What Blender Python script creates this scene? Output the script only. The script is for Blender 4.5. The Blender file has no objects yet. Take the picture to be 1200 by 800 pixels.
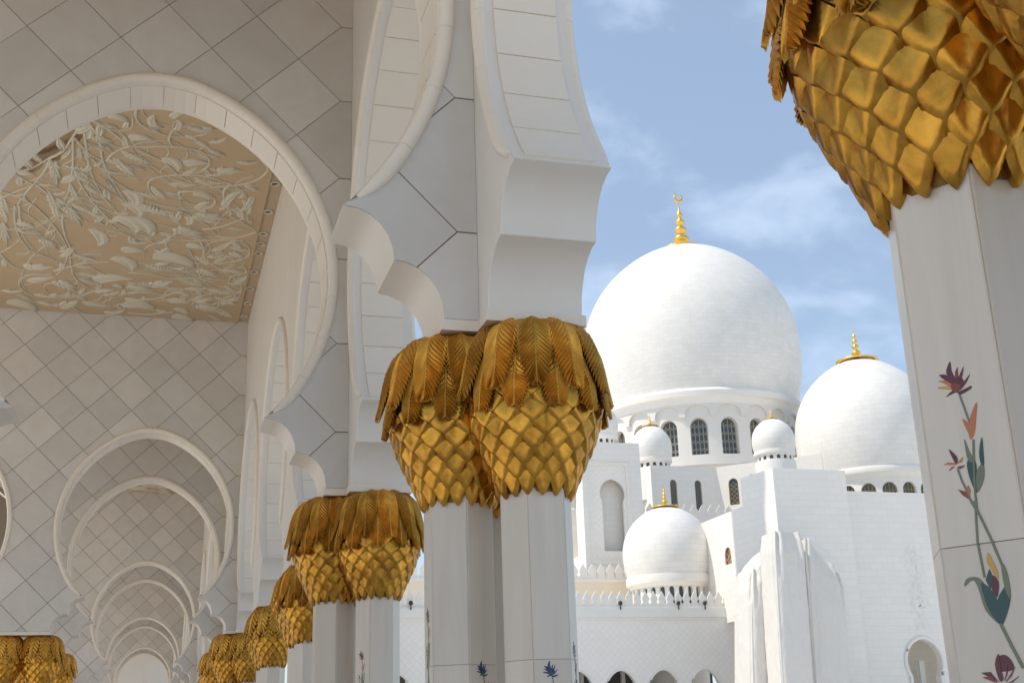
import bpy, bmesh, math, random
from mathutils import Vector, Matrix, noise
from mathutils.geometry import delaunay_2d_cdt
random.seed(7)
S = bpy.context.scene
COL = S.collection
PI = math.pi
# ------------------------------------------------------------------ camera, sky, sun, exposure
FPX = 1423.76                                   # focal length in photo pixels (1200 wide)
RX = Vector((0.960066, -0.278097, -0.030573))   # camera right, down and forward in the world
RD = Vector((0.058638, 0.306866, -0.949945))
RF = Vector((0.273559, 0.910217, 0.310919))
EYE = Vector((0, 0, 1.6))
cam = bpy.data.cameras.new('camera'); cam_o = bpy.data.objects.new('camera', cam); COL.objects.link(cam_o)
cam.sensor_width = 36; cam.lens = FPX / 1200 * 36; cam.clip_start = 0.05; cam.clip_end = 5000
m = Matrix.Identity(4)
for i in range(3):
    m[i][0] = RX[i]; m[i][1] = -RD[i]; m[i][2] = -RF[i]; m[i][3] = EYE[i]
cam_o.matrix_world = m
S.camera = cam_o
S.view_settings.view_transform = 'Standard'; S.view_settings.look = 'None'
S.view_settings.exposure = 0.03; S.view_settings.gamma = 1
S.cycles.max_bounces = 10; S.cycles.diffuse_bounces = 7; S.cycles.glossy_bounces = 4
SUN = Vector((-0.97, 0.14, 0)).normalized(); ELEV = math.radians(56)
sun = bpy.data.lights.new('sun', 'SUN'); sun.energy = 3.8; sun.angle = math.radians(0.5); sun.color = (1, 0.93, 0.81)
sun_o = bpy.data.objects.new('sun', sun); COL.objects.link(sun_o)
sd = Vector((SUN.x * math.cos(ELEV), SUN.y * math.cos(ELEV), math.sin(ELEV)))
sun_o.rotation_euler = sd.to_track_quat('Z', 'Y').to_euler()
W = bpy.data.worlds.new('World'); S.world = W; W.use_nodes = True
nt = W.node_tree; nt.nodes.clear()
def wn(t, **k):
    n = nt.nodes.new(t)
    for a, b in k.items(): setattr(n, a, b)
    return n
sky = wn('ShaderNodeTexSky', sky_type='NISHITA', sun_disc=False)
sky.sun_elevation = ELEV; sky.sun_rotation = math.atan2(SUN.x, SUN.y); sky.air_density = 1.0; sky.dust_density = 0.7; sky.ozone_density = 0.9
bg = wn('ShaderNodeBackground'); bg.inputs[1].default_value = 0.15
out = wn('ShaderNodeOutputWorld')
tc = wn('ShaderNodeTexCoord')
n1 = wn('ShaderNodeTexNoise'); n1.inputs['Scale'].default_value = 7.5; n1.inputs['Detail'].default_value = 9; n1.inputs['Roughness'].default_value = 0.52; n1.inputs['Distortion'].default_value = 0.25
mp = wn('ShaderNodeMapping'); mp.inputs['Location'].default_value = (0.35, 0.1, 0); mp.inputs['Scale'].default_value = (1, 1, 1.7); nt.links.new(tc.outputs['Generated'], mp.inputs[0]); nt.links.new(mp.outputs[0], n1.inputs[0])
rp = wn('ShaderNodeValToRGB'); rp.color_ramp.elements[0].position = 0.45; rp.color_ramp.elements[1].position = 0.66
rp.color_ramp.elements[0].color = (0.30, 0.30, 0.30, 1); rp.color_ramp.elements[1].color = (0.68, 0.68, 0.68, 1)
rp.color_ramp.interpolation = 'EASE'
nt.links.new(n1.outputs['Fac'], rp.inputs[0])
mx = wn('ShaderNodeMix', data_type='RGBA'); nt.links.new(rp.outputs[0], mx.inputs[0]); nt.links.new(sky.outputs[0], mx.inputs[6])
mx.inputs[7].default_value = (4.9, 6.0, 7.5, 1)
nt.links.new(mx.outputs[2], bg.inputs[0]); nt.links.new(bg.outputs[0], out.inputs[0])

def ray(px, py):
    return RX * ((px - 600) / FPX) + RD * ((py - 400) / FPX) + RF
def at(px, py, Y):                              # world point on the plane y = Y seen at a photo pixel
    d = ray(px, py); return EYE + d * (Y / d.y)
def ppm(px, py, Y):                             # photo pixels per metre there
    return FPX / ((at(px, py, Y) - EYE).dot(RF))

# ------------------------------------------------------------------ materials
MATS = {}
def mat(name, col, rough=0.5, metal=0.0, var=0.0, vein=0.0, vscale=3.0, veincol=None, bump=0.0, bscale=40, spec=0.5, bdist=.02, bstretch=None, brick=None, streak=None, pattern=None, coat=0):
    M = bpy.data.materials.new(name); M.use_nodes = True; t = M.node_tree; N = t.nodes; L = t.links
    b = N['Principled BSDF']; b.inputs['Roughness'].default_value = rough; b.inputs['Metallic'].default_value = metal
    b.inputs['Specular IOR Level'].default_value = spec
    b.inputs['Coat Weight'].default_value = coat
    def mixc(fac, a, c, blend='MIX'):
        n = N.new('ShaderNodeMix'); n.data_type = 'RGBA'; n.blend_type = blend
        if isinstance(fac, float): n.inputs[0].default_value = fac
        else: L.new(fac, n.inputs[0])
        for i, v in ((6, a), (7, c)):
            if isinstance(v, tuple): n.inputs[i].default_value = (*v[:3], 1)
            else: L.new(v, n.inputs[i])
        return n.outputs[2]
    co = N.new('ShaderNodeTexCoord')
    cur = tuple(col)
    base_rgb = N.new('ShaderNodeRGB'); base_rgb.outputs[0].default_value = (*col, 1); cur = base_rgb.outputs[0]
    if vein:
        geo = N.new('ShaderNodeNewGeometry')
        nz = N.new('ShaderNodeTexNoise'); nz.inputs['Scale'].default_value = vscale; nz.inputs['Detail'].default_value = 7; nz.inputs['Distortion'].default_value = 1.1; nz.inputs['Roughness'].default_value = 0.6
        if streak:
            mpn = N.new('ShaderNodeMapping'); mpn.inputs['Scale'].default_value = streak; L.new(geo.outputs['Position'], mpn.inputs[0]); L.new(mpn.outputs[0], nz.inputs[0])
        else: L.new(geo.outputs['Position'], nz.inputs[0])
        r = N.new('ShaderNodeValToRGB'); r.color_ramp.elements[0].position = 0.36; r.color_ramp.elements[1].position = 0.68
        L.new(nz.outputs['Fac'], r.inputs[0])
        sc_ = N.new('ShaderNodeMath'); sc_.operation = 'MULTIPLY'; L.new(r.outputs[0], sc_.inputs[0]); sc_.inputs[1].default_value = vein
        cur = mixc(sc_.outputs[0], cur, veincol or tuple(c * 0.72 for c in col))
    if brick:
        bw, bh, mort, c2 = brick
        bt = N.new('ShaderNodeTexBrick'); bt.inputs['Scale'].default_value = 1; bt.inputs['Brick Width'].default_value = bw; bt.inputs['Row Height'].default_value = bh
        bt.inputs['Mortar Size'].default_value = mort; bt.inputs['Mortar Smooth'].default_value = 0.3
        bt.inputs['Color1'].default_value = (1, 1, 1, 1); bt.inputs['Color2'].default_value = (*[c2] * 3, 1); bt.inputs['Mortar'].default_value = (*[c2 * 0.93] * 3, 1)
        L.new(co.outputs['UV'], bt.inputs[0])
        cur = mixc(1.0, cur, bt.outputs['Color'], 'MULTIPLY')
    if pattern:
        sz, dark = pattern
        mpn = N.new('ShaderNodeMapping'); mpn.inputs['Rotation'].default_value = (0, 0, PI / 4); L.new(co.outputs['UV'], mpn.inputs[0])
        bt = N.new('ShaderNodeTexBrick'); bt.offset = 0; bt.inputs['Scale'].default_value = 1; bt.inputs['Brick Width'].default_value = sz; bt.inputs['Row Height'].default_value = sz
        bt.inputs['Mortar Size'].default_value = 0.022; bt.inputs['Mortar Smooth'].default_value = 0.2
        bt.inputs['Color1'].default_value = (1, 1, 1, 1); bt.inputs['Color2'].default_value = (0.965, 0.965, 0.97, 1); bt.inputs['Mortar'].default_value = (dark, dark, dark, 1)
        L.new(mpn.outputs[0], bt.inputs[0]); cur = mixc(1.0, cur, bt.outputs['Color'], 'MULTIPLY')
    if var:
        oi = N.new('ShaderNodeObjectInfo')
        mr = N.new('ShaderNodeMapRange'); mr.inputs[3].default_value = 1 - var; mr.inputs[4].default_value = 1 + var * 0.5; L.new(oi.outputs['Random'], mr.inputs[0])
        cb2 = N.new('ShaderNodeCombineXYZ')
        for i in range(3): L.new(mr.outputs[0], cb2.inputs[i])
        cur = mixc(1.0, cur, cb2.outputs[0], 'MULTIPLY')
    L.new(cur, b.inputs['Base Color'])
    if bump:
        nz = N.new('ShaderNodeTexNoise'); nz.inputs['Scale'].default_value = bscale; nz.inputs['Detail'].default_value = 5; L.new(co.outputs['Object'], nz.inputs[0])
        if bstretch:
            mpb = N.new('ShaderNodeMapping'); mpb.inputs['Scale'].default_value = bstretch; mpb.inputs['Rotation'].default_value = (0, .5, 0); L.new(co.outputs['Object'], mpb.inputs[0]); L.new(mpb.outputs[0], nz.inputs[0])
        bp = N.new('ShaderNodeBump'); bp.inputs['Strength'].default_value = bump; bp.inputs['Distance'].default_value = bdist; L.new(nz.outputs['Fac'], bp.inputs['Height']); L.new(bp.outputs[0], b.inputs['Normal'])
    MATS[name] = M
    return M
mat('tile_marble', (0.65, 0.625, 0.585), 0.38, var=0.10, vein=0.55, vscale=1.7, veincol=(0.575, 0.53, 0.47), bump=0.02, bscale=60)
mat('trim_marble', (0.79, 0.715, 0.61), 0.38, var=0.03, vein=0.25, vscale=2.2, veincol=(0.72, 0.65, 0.55))
mat('wall_marble', (0.74, 0.70, 0.64), 0.4, vein=0.35, vscale=1.3, veincol=(0.66, 0.60, 0.52), streak=(1, 1, .35))
mat('shaft_marble', (0.69, 0.61, 0.51), 0.28, var=0.06, vein=0.6, vscale=5, veincol=(0.57, 0.50, 0.415), streak=(1.2, 1.2, .12), bump=0.01, bscale=30)
mat('grout', (0.27, 0.23, 0.185), 0.9)
mat('gold', (0.68, 0.345, 0.05), 0.30, metal=0.93, var=0.26, vein=0.9, vscale=6, veincol=(0.33, 0.155, 0.025), bump=0.10, bscale=25)
mat('gold_leaf', (0.74, 0.40, 0.07), 0.40, metal=0.85, var=0.25, vein=0.7, vscale=9, veincol=(0.42, 0.205, 0.03))
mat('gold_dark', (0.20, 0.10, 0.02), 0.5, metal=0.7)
mat('finial_gold', (0.85, 0.55, 0.12), 0.32, metal=0.8)
mat('tan_plaster', (0.50, 0.375, 0.235), 0.75, vein=0.5, vscale=1.2, veincol=(0.49, 0.35, 0.215), bump=0.04, bscale=20)
mat('cream_plaster', (0.585, 0.53, 0.415), 0.6, var=0.06, bump=0.05, bscale=30)
mat('soffit', (0.48, 0.36, 0.24), 0.8)
mat('dome_marble', (0.83, 0.80, 0.75), 0.5, vein=0.5, vscale=0.35, veincol=(0.72, 0.69, 0.635), brick=(1.5, 0.62, 0.03, 0.945))
mat('hall_marble', (0.835, 0.795, 0.735), 0.5, vein=0.25, vscale=0.3, veincol=(0.79, 0.75, 0.69), brick=(1.6, 0.8, 0.03, 0.965))
mat('net_marble', (0.86, 0.82, 0.76), 0.5, pattern=(0.62, 0.87), vein=0.2, vscale=0.25, veincol=(0.81, 0.77, 0.71))
mat('plain_white', (0.82, 0.785, 0.73), 0.5, vein=0.15, vscale=0.4)
mat('bounce_tinted_stone', (0.80, 0.70, 0.55), 0.6)
mat('paving', (0.79, 0.745, 0.67), 0.4, vein=0.3, vscale=0.6, veincol=(0.70, 0.67, 0.62))
mat('floor_marble', (0.78, 0.745, 0.70), 0.3, vein=0.3, vscale=0.8)
mat('glass_dark', (0.055, 0.07, 0.085), 0.15, spec=0.6)
mat('lattice', (0.42, 0.38, 0.30), 0.6)
mat('lattice_gold', (0.45, 0.31, 0.13), 0.55)
mat('deep_hall_shade', (0.09, 0.085, 0.085), 0.4)
mat('cloth', (0.66, 0.635, 0.59), 0.75, vein=0.3, vscale=0.5, veincol=(0.60, 0.575, 0.53), bump=0.8, bscale=1.0, bdist=.4, bstretch=(1, 1, .28))
mat('pipe', (0.45, 0.45, 0.45), 0.5)
mat('black_metal', (0.03, 0.03, 0.035), 0.45)
mat('M', (0.115, 0.022, 0.035), 0.35); mat('O', (0.50, 0.17, 0.06), 0.35); mat('Y', (0.58, 0.33, 0.08), 0.35)
mat('R', (0.24, 0.045, 0.03), 0.35); mat('D', (0.03, 0.075, 0.075), 0.35); mat('G', (0.17, 0.185, 0.11), 0.35); mat('N', (0.02, 0.035, 0.11), 0.35)
mat('pale_inlay', (0.74, 0.715, 0.67), 0.4)

# ------------------------------------------------------------------ helpers
def mesh(name, V, F, mats, smooth=False, fm=None, sharp=None, uv=None):
    me = bpy.data.meshes.new(name); me.from_pydata([tuple(v) for v in V], [], F)
    for k in ([mats] if isinstance(mats, str) else mats): me.materials.append(MATS[k])
    if fm: me.polygons.foreach_set('material_index', fm)
    if smooth:
        me.polygons.foreach_set('use_smooth', [True] * len(me.polygons))
        if sharp is not None: me.set_sharp_from_angle(angle=math.radians(sharp))
    if uv:
        l = me.uv_layers.new(name='UVMap')
        for i, lp in enumerate(me.loops): l.data[i].uv = uv(me.vertices[lp.vertex_index].co)
    me.update()
    return me
def obj(name, me, parent=None, loc=None, rot=None, scale=None, kind=None, label=None):
    o = bpy.data.objects.new(name, me); COL.objects.link(o)
    if parent: o.parent = parent
    if loc is not None: o.location = loc
    if rot is not None: o.rotation_euler = rot
    if scale is not None: o.scale = scale
    if kind: o['kind'] = kind
    if label: o['label'] = label
    return o
def tag(o, label, cat, group=None):
    o['label'] = label; o['category'] = cat
    if group: o['group'] = group
    return o
def thing(name, label, cat, loc=(0, 0, 0), group=None, rotz=0):
    o = bpy.data.objects.new(name, None); COL.objects.link(o); o.location = loc; o.rotation_euler = (0, 0, rotz); o.empty_display_size = .2
    return tag(o, label, cat, group)
class MB:                                       # collects shapes into one mesh
    def __init__(s): s.V = []; s.F = []; s.m = []
    def add(s, V, F, mi=0):
        o = len(s.V); s.V += [tuple(v) for v in V]; s.F += [tuple(i + o for i in f) for f in F]; s.m += [mi] * len(F); return s
    def box(s, a, b, mi=0):
        x0, y0, z0 = a; x1, y1, z1 = b
        return s.add([(x0,y0,z0),(x1,y0,z0),(x1,y1,z0),(x0,y1,z0),(x0,y0,z1),(x1,y0,z1),(x1,y1,z1),(x0,y1,z1)],
                     [(3,2,1,0),(4,5,6,7),(0,1,5,4),(1,2,6,5),(2,3,7,6),(3,0,4,7)], mi)
    def tube(s, pts, r, n=6, mi=0, cap=True):
        P = [Vector(p) for p in pts]; V = []; F = []
        for i, p in enumerate(P):
            t = (P[min(i+1, len(P)-1)] - P[max(i-1, 0)]).normalized()
            a = Vector((0, 0, 1)) if abs(t.z) < .9 else Vector((1, 0, 0)); x = t.cross(a).normalized(); y = x.cross(t)
            rr = r[i] if isinstance(r, (list, tuple)) else r
            for k in range(n):
                q = 2 * PI * k / n; V.append(p + (x * math.cos(q) + y * math.sin(q)) * rr)
        for i in range(len(P) - 1):
            for k in range(n): F.append((i*n+k, (i+1)*n+k, (i+1)*n+(k+1)%n, i*n+(k+1)%n))
        if cap: F += [tuple(range(n)), tuple((len(P)-1)*n + k for k in reversed(range(n)))]
        return s.add(V, F, mi)
    def lathe(s, prof, n=48, c=(0, 0, 0), mi=0):
        V = []; F = []; k = len(prof)
        for i in range(n):
            q = 2 * PI * i / n
            for r, z in prof: V.append((c[0] + r * math.cos(q), c[1] + r * math.sin(q), c[2] + z))
        for i in range(n):
            for j in range(k - 1):
                a, b = i*k+j, ((i+1) % n)*k+j; F.append((a, b, b+1, a+1))
        return s.add(V, F, mi)
    def mesh(s, name, mats, **k): return mesh(name, s.V, s.F, mats, fm=s.m, **k)
def cdt(outer, holes):
    pts = [Vector(p) for p in outer]; faces = [list(range(len(outer)))]
    for h in holes:
        o = len(pts); pts += [Vector(p) for p in h]; faces.append(list(range(o, o + len(h))))
    v, e, f, ov, oe, of = delaunay_2d_cdt(pts, [], faces, 1, 1e-5)
    return v, [t for t, o in zip(f, of) if 0 in o and not any(i > 0 for i in o)]
def plate(outer, holes, y0, y1, fmap=None, mi_front=0, mi_side=0):
    """solid slab: 2-D outline in (u, z) with holes, from depth y0 (front) to y1; fmap maps (u, y, z) to space"""
    v, T = cdt(outer, holes); n = len(v)
    V = [(p.x, y0, p.y) for p in v] + [(p.x, y1, p.y) for p in v]; F = []; M = []; E = {}
    for t in T:
        a, b, c = [v[i] for i in t[:3]]
        if (b - a).cross(c - a) < 0: t = t[::-1]
        F.append(tuple(t)); M.append(mi_front); F.append(tuple(i + n for i in t[::-1])); M.append(mi_side)
        for i in range(len(t)):
            a, b = t[i], t[(i+1) % len(t)]
            if (b, a) in E: del E[(b, a)]
            else: E[(a, b)] = 1
    for a, b in E: F.append((b, a, a + n, b + n)); M.append(mi_side)
    if fmap: V = [fmap(*p) for p in V]
    return V, F, M
def uvxz(c): return (c.x, c.z)
def uvyz(c): return (c.y, c.z)
def smoothline(P, k=6):
    P = [Vector(p) for p in P]; R = []
    for i in range(len(P) - 1):
        a, b, c, d = P[max(i-1, 0)], P[i], P[i+1], P[min(i+2, len(P)-1)]
        for j in range(k):
            t = j / k; R.append(0.5 * ((2*b) + (c-a)*t + (2*a-5*b+4*c-d)*t*t + (3*b-a-3*c+d)*t*t*t))
    R.append(P[-1]); return R

# ------------------------------------------------------------------ ground and floor
gb = MB(); gb.box((-1500, -1500, -1), (1500, 1500, -0.02))
g = obj('courtyard_ground', gb.mesh('courtyard_ground', 'paving'), kind='structure')
fb = MB(); fb.box((-12, -3, -0.015), (3.1, 125, 0.0))
obj('arcade_floor', fb.mesh('arcade_floor', 'floor_marble'), kind='structure')

# ------------------------------------------------------------------ the arcade: arch shape, walls
XC, XL, SX, D = -0.18, 2.15, 2.33, 5.25          # nave centre, pier row, half span across, bay length
TH = 0.6                                        # wall thickness
PY = lambda k: 7.15 + D * (k - 1) if k else 2.22
ZC = 11.2
def arch_geo(Sp):                               # centre offset, radius of the pointed horseshoe arcs
    a, dz = Sp - 0.52, 6.3 - 4.77
    ut = Sp - 1.13
    # (ut + c)^2 + dz^2 = (a + c)^2
    c = (a*a - ut*ut - dz*dz) / (2*ut - 2*a) if False else (ut*ut + dz*dz - a*a) / (2*(a - ut))
    return c, a + c
def arch_pt(c, R, q):                           # point on the arc, with the apex eased round
    u, z = -c + R*math.cos(q), 6.3 + R*math.sin(q)
    if z > 7 and u < .5: z -= .05*(1-max(0, u)/.5)**2
    return u, z
def arch_arc(Sp, dr=0.0, n=20, lo=None):        # right half, from springing tip up to the apex
    c, R = arch_geo(Sp); R += dr
    a0 = -math.asin(min(1, (6.3 - (4.77 if lo is None else lo)) / R)); a1 = math.acos(c / R)
    return [arch_pt(c, R, a0 + (a1-a0)*i/n) for i in range(n + 1)]
def opening(Sp, n=20, zb=4.0):                  # whole opening, closed at the bottom, with the two-step coves
    R = [(Sp-0.52, zb), (Sp-0.52, 4.085)]
    R += [(Sp-0.83+0.31*math.cos(q), 4.085+0.335*math.sin(q)) for q in [PI/2*i/6 for i in range(1, 7)]]
    R += [(Sp-1.13+0.30*math.cos(q), 4.42+0.335*math.sin(q)) for q in [PI/2*i/6 for i in range(1, 7)]]
    R += [(Sp-1.15, 4.765)]
    A = arch_arc(Sp, 0, n)
    R += A
    return R + [(-u, z) for u, z in reversed(R[:-1])]
def bead(Sp, y, stones=10, seg=4, n=8, split=True, dr=0.048, r=0.057):
    """round roll moulding on the arris; one (verts, faces) per stone, both halves of the arch"""
    c, R = arch_geo(Sp); R += dr
    a0 = -math.asin(min(1, (6.3 - 4.80) / R)); a1 = math.acos(c / R)
    gap = 0.0011 / R if split else 0; out = []
    for side in (1, -1):
        for i in range(stones):
            q0 = a0 + (a1-a0)*i/stones + (gap if i else 0); q1 = a0 + (a1-a0)*(i+1)/stones - (gap if i < stones-1 else 0); V = []; F = []
            for j in range(seg+1):
                q = q0 + (q1-q0)*j/seg
                for k in range(n):
                    a = 2*PI*k/n; tp = 1.0 if (i or j > 1) else (.35, .82)[j]; rr = R - .03*(1-tp)*1.4 + r*tp*math.cos(a)
                    u_, z_ = arch_pt(c, rr, q); V.append((side*u_, y + r*tp*math.sin(a), z_))
            for j in range(seg):
                for k in range(n): F.append((j*n+k, (j+1)*n+k, (j+1)*n+(k+1) % n, j*n+(k+1) % n))
            F += [tuple(range(n)), tuple(seg*n + k for k in reversed(range(n)))]
            if side < 0: F = [f[::-1] for f in F]
            out.append((V, F))
    return out
def voussoirs(Sp, y0, y1, count=13, th=0.014):
    c, R = arch_geo(Sp); a0 = -math.asin((6.3-4.80)/R); a1 = math.acos(c/R); g = 0.0055/R; out = []
    for side in (1, -1):
        for i in range(count):
            q0 = a0+(a1-a0)*i/count+g; q1 = a0+(a1-a0)*(i+1)/count-g; V = []; F = []; k = 3
            for j in range(k+1):
                q = q0+(q1-q0)*j/k
                for rr, y in ((R+.002, y0), (R-th, y0), (R-th, y1), (R+.002, y1)):
                    u_, z_ = arch_pt(c, rr, q); V.append((side*u_, y, z_))
            for j in range(k):
                for e in range(3): F.append((j*4+e, j*4+e+1, (j+1)*4+e+1, (j+1)*4+e))
            F += [(0,1,2,3), (k*4+3, k*4+2, k*4+1, k*4)]
            if side < 0: F = [f[::-1] for f in F]
            out.append((V, F))
    return out
HD = 0.475                                      # half diagonal of the wall tiles
def tile_polys(x0, x1, z0, z1, xr, joint):
    """diamond tiles; those on the last column by the pier (xr) run out as five-sided border pieces"""
    P = []; xv = XC + 4 * HD; zv = 9.39; h = HD - joint * 0.7071
    i0 = int((x0 - xv) / HD) - 2
    for i in range(i0, 1):
        for j in range(-14, 5):
            if (i + j) % 2: continue
            cx, cz = xv + i*HD, zv + j*HD + HD
            if i == 0: poly = [(cx-h, cz), (cx, cz-h), (xr, cz-h), (xr, cz+h), (cx, cz+h)]
            else: poly = [(cx-h, cz), (cx, cz-h), (cx+h, cz), (cx, cz+h)]
            poly = clip(poly, x0, x1, z0, z1)
            if len(poly) > 2: P.append(poly)
    return P
def clip(poly, x0, x1, z0, z1):
    for ax, lim, s in ((0, x0, 1), (0, x1, -1), (1, z0, 1), (1, z1, -1)):
        R = []
        for i in range(len(poly)):
            a, b = poly[i], poly[(i+1) % len(poly)]; da, db = s*(a[ax]-lim), s*(b[ax]-lim)
            if da >= 0: R.append(a)
            if da * db < 0:
                t = da/(da-db); R.append((a[0]+(b[0]-a[0])*t, a[1]+(b[1]-a[1])*t))
        poly = R
        if len(poly) < 3: return []
    return poly
def transverse_wall(k, label, xmin=-8.0, tile_x0=-4.2, joint=0.010, detail=True, tz0=4.06):
    yf = PY(k) - TH/2
    t = thing('arch_wall', label, 'arch wall', (0, yf, 0), 'tiled cross walls of the arcade')
    xr = XL - TH/2 - 0.002
    op = opening(SX)
    holes = [[(XC + u, z) for u, z in op]]
    c2 = XC - 2*SX
    if xmin < -6: holes.append([(c2 + u, z) for u, z in op])
    ol = [(xmin, 4.0), (xr, 4.0), (xr, ZC), (xmin, ZC)]
    # openings reach the underside, so draw the outline with notches
    out_ = [(xmin, 4.0)]
    for h in reversed(holes):
        hh = sorted(h[:1] + h[-1:]); L0 = [p for p in reversed(h)]
        out_ += L0
    out_ += [(xr, 4.0), (xr, ZC), (xmin, ZC)]
    V, F, M = plate(out_, [], 0, TH, mi_front=1)
    obj('wall_core', mesh('wall_core', V, F, ['trim_marble', 'grout'], smooth=True, sharp=30, fm=M), t)
    # tiles
    keep = [[(XC + u, z) for u, z in opening_out(SX)], [(c2 + u, z) for u, z in opening_out(SX)]]
    polys = tile_polys(tile_x0, xr, tz0, ZC - 0.005, xr, joint)
    pts = []; faces = []
    for p in polys + keep:
        o = len(pts); pts += [Vector(q) for q in p]; faces.append(list(range(o, o+len(p))))
    v, e, f, ov, oe, of = delaunay_2d_cdt(pts, [], faces, 1, 1e-5); nT = len(polys); by = {}
    for tri, o in zip(f, of):
        ids = [i for i in o]
        if any(i >= nT for i in ids): continue
        for i in ids: by.setdefault(i, []).append(tri)
    cnt = 0
    for i, tris in by.items():
        idx = {}; VV = []; FF = []; E = {}
        hgt = 0.011 + random.uniform(-.0012, .0012); cc = Vector(polys[i][0]); tx, tz = random.uniform(-.003, .003), random.uniform(-.003, .003)
        for tri in tris:
            a, b, c = [v[q] for q in tri[:3]]
            if (b-a).cross(c-a) < 0: tri = tri[::-1]
            for q in tri: idx.setdefault(q, len(idx))
            FF.append(tuple(idx[q] for q in tri))
            for q in range(len(tri)):
                a, b = tri[q], tri[(q+1) % len(tri)]
                if (b, a) in E: del E[(b, a)]
                else: E[(a, b)] = 1
        n = len(idx); inv = sorted(idx, key=idx.get)
        VV = [(v[q].x, -hgt + tx*(v[q].x-cc.x) + tz*(v[q].y-cc.y), v[q].y) for q in inv] + [(v[q].x, 0.003, v[q].y) for q in inv]
        FF += [(idx[b], idx[a], idx[a]+n, idx[b]+n) for a, b in E]
        obj('tile', mesh('tile', VV, FF, 'tile_marble'), t); cnt += 1
    centres = [XC] + ([c2] if detail and xmin < -6 else [])
    for cc in centres:
        arch_trim(t, SX, detail and cc == XC, lambda x, y, z, cc=cc: (cc + x, y, z))
    # flat plinth course under the wall, over the capitals
    for a, b_ in ((XL-0.54, xr-.01), (c2+SX-0.54, XC-SX+0.54)):
        b = MB(); b.box((a, -0.016, 3.985), (b_, TH+.016, 4.055)); obj('plinth_course', b.mesh('plinth_course', 'trim_marble'), t)
    return t
def opening_out(Sp):                            # outline of opening grown by the bead, for trimming tiles
    R = [(Sp-0.5195, 3.9), (Sp-0.5195, 4.0855)]
    R += [(Sp-0.83+0.3108*math.cos(q), 4.0855+0.3358*math.sin(q)) for q in [PI/2*i/6 for i in range(1, 7)]]
    R += [(Sp-1.13+0.3008*math.cos(q), 4.4205+0.3358*math.sin(q)) for q in [PI/2*i/6 for i in range(1, 7)]]
    R += [(Sp-1.145, 4.7665)] + arch_arc(Sp, 0.012, 20, lo=4.80)[:1]
    R += arch_arc(Sp, 0.045, 20, lo=4.86)[:1] + arch_arc(Sp, 0.085, 20, lo=4.95)[:1] + arch_arc(Sp, 0.095, 20, lo=5.1)
    return R + [(-u, z) for u, z in reversed(R[:-1])]
def arch_trim(t, Sp, detail, fmap, flip=False):
    faces = (0.0, TH)
    def fix(V): return [fmap(*p) for p in V]
    def face(F): return [f[::-1] for f in F] if flip else F
    if detail:
        for y in faces:
            for V, F in bead(Sp, y):
                obj('moulding_stone', mesh('moulding_stone', fix(V), face(F), 'trim_marble', smooth=True, sharp=50), t)
        for V, F in voussoirs(Sp, 0.085, TH-0.085):
            obj('voussoir', mesh('voussoir', fix(V), face(F), 'trim_marble'), t)
    else:
        b = MB()
        for y in faces:
            for V, F in bead(Sp, y, split=False, stones=8, seg=3, n=6): b.add(V, F)
        obj('arch_moulding', mesh('arch_moulding', fix(b.V), face(b.F), 'trim_marble', smooth=True, sharp=50), t, kind='stuff')
        b = MB()
        for V, F in voussoirs(Sp, 0.085, TH-0.085): b.add(V, F)
        obj('voussoirs', mesh('voussoirs', fix(b.V), face(b.F), 'trim_marble'), t, kind='stuff')
def along_wall(k, label, detail):               # arch of the pier row between pier k and pier k + 1
    y0, y1 = PY(k), PY(k+1); Sp = (y1-y0)/2; yc = (y0+y1)/2
    t = thing('arcade_arch', label, 'arch wall', (XL - TH/2, yc, 0), 'arches of the courtyard row')
    op = opening(Sp)
    e = Sp - 0.002
    out_ = [(-e, 4.0)] + [p for p in reversed(op)] + [(e, 4.0), (e, ZC), (-e, ZC)]
    fm = lambda u, y, z: (y, -u, z)             # front (depth 0) faces the nave
    V, F, M = plate(out_, [], 0, TH, fmap=fm)
    wc = obj('wall_core', mesh('wall_core', V, F, ['wall_marble'], smooth=True, sharp=30), t)
    if k < 6:
        bv = wc.modifiers.new('rounded edges', 'BEVEL'); bv.width = .022; bv.segments = 3; bv.limit_method = 'ANGLE'; bv.angle_limit = math.radians(40); bv.use_clamp_overlap = True
    arch_trim(t, Sp, detail, fm)
    for s in (-1, 1):
        b = MB(); b.box((-0.016, min(s*(Sp-.54), s*e), 3.985), (TH+0.016, max(s*(Sp-.54), s*e), 4.055)); obj('plinth_course', b.mesh('plinth_course', 'trim_marble'), t)
    return t
WALLS = {1: 'nearest tiled arch wall, only its right springing over the big double capital in view',
         2: 'second tiled arch wall with the wide round arch framing the carved ceiling',
         5: 'diamond tiled wall under the far edge of the carved ceiling, with horseshoe arch',
         6: 'diamond tiled wall seen whole inside the horseshoe arch beyond the carved ceiling',
         9: 'far diamond tiled arch wall below the small second piece of carved ceiling',
         10: 'far diamond tiled arch wall just behind the one under the second carved ceiling',
         13: 'small very distant arch wall, last but one down the arcade',
         14: 'very distant arch wall just behind the last but one pair',
         17: 'tiny arch wall near the far end of the arcade, smaller of the two last pairs',
         18: 'most distant arch wall closing the view down the arcade'}
for k, lb in WALLS.items():
    if k in (1, 2): transverse_wall(k, lb, tile_x0=-4.4, joint=0.008)
    elif k in (5, 6): transverse_wall(k, lb, tile_x0=-4.2, joint=0.011, detail=(k == 5))
    else: transverse_wall(k, lb, tile_x0=-2.9, joint=0.015, detail=False)
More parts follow.
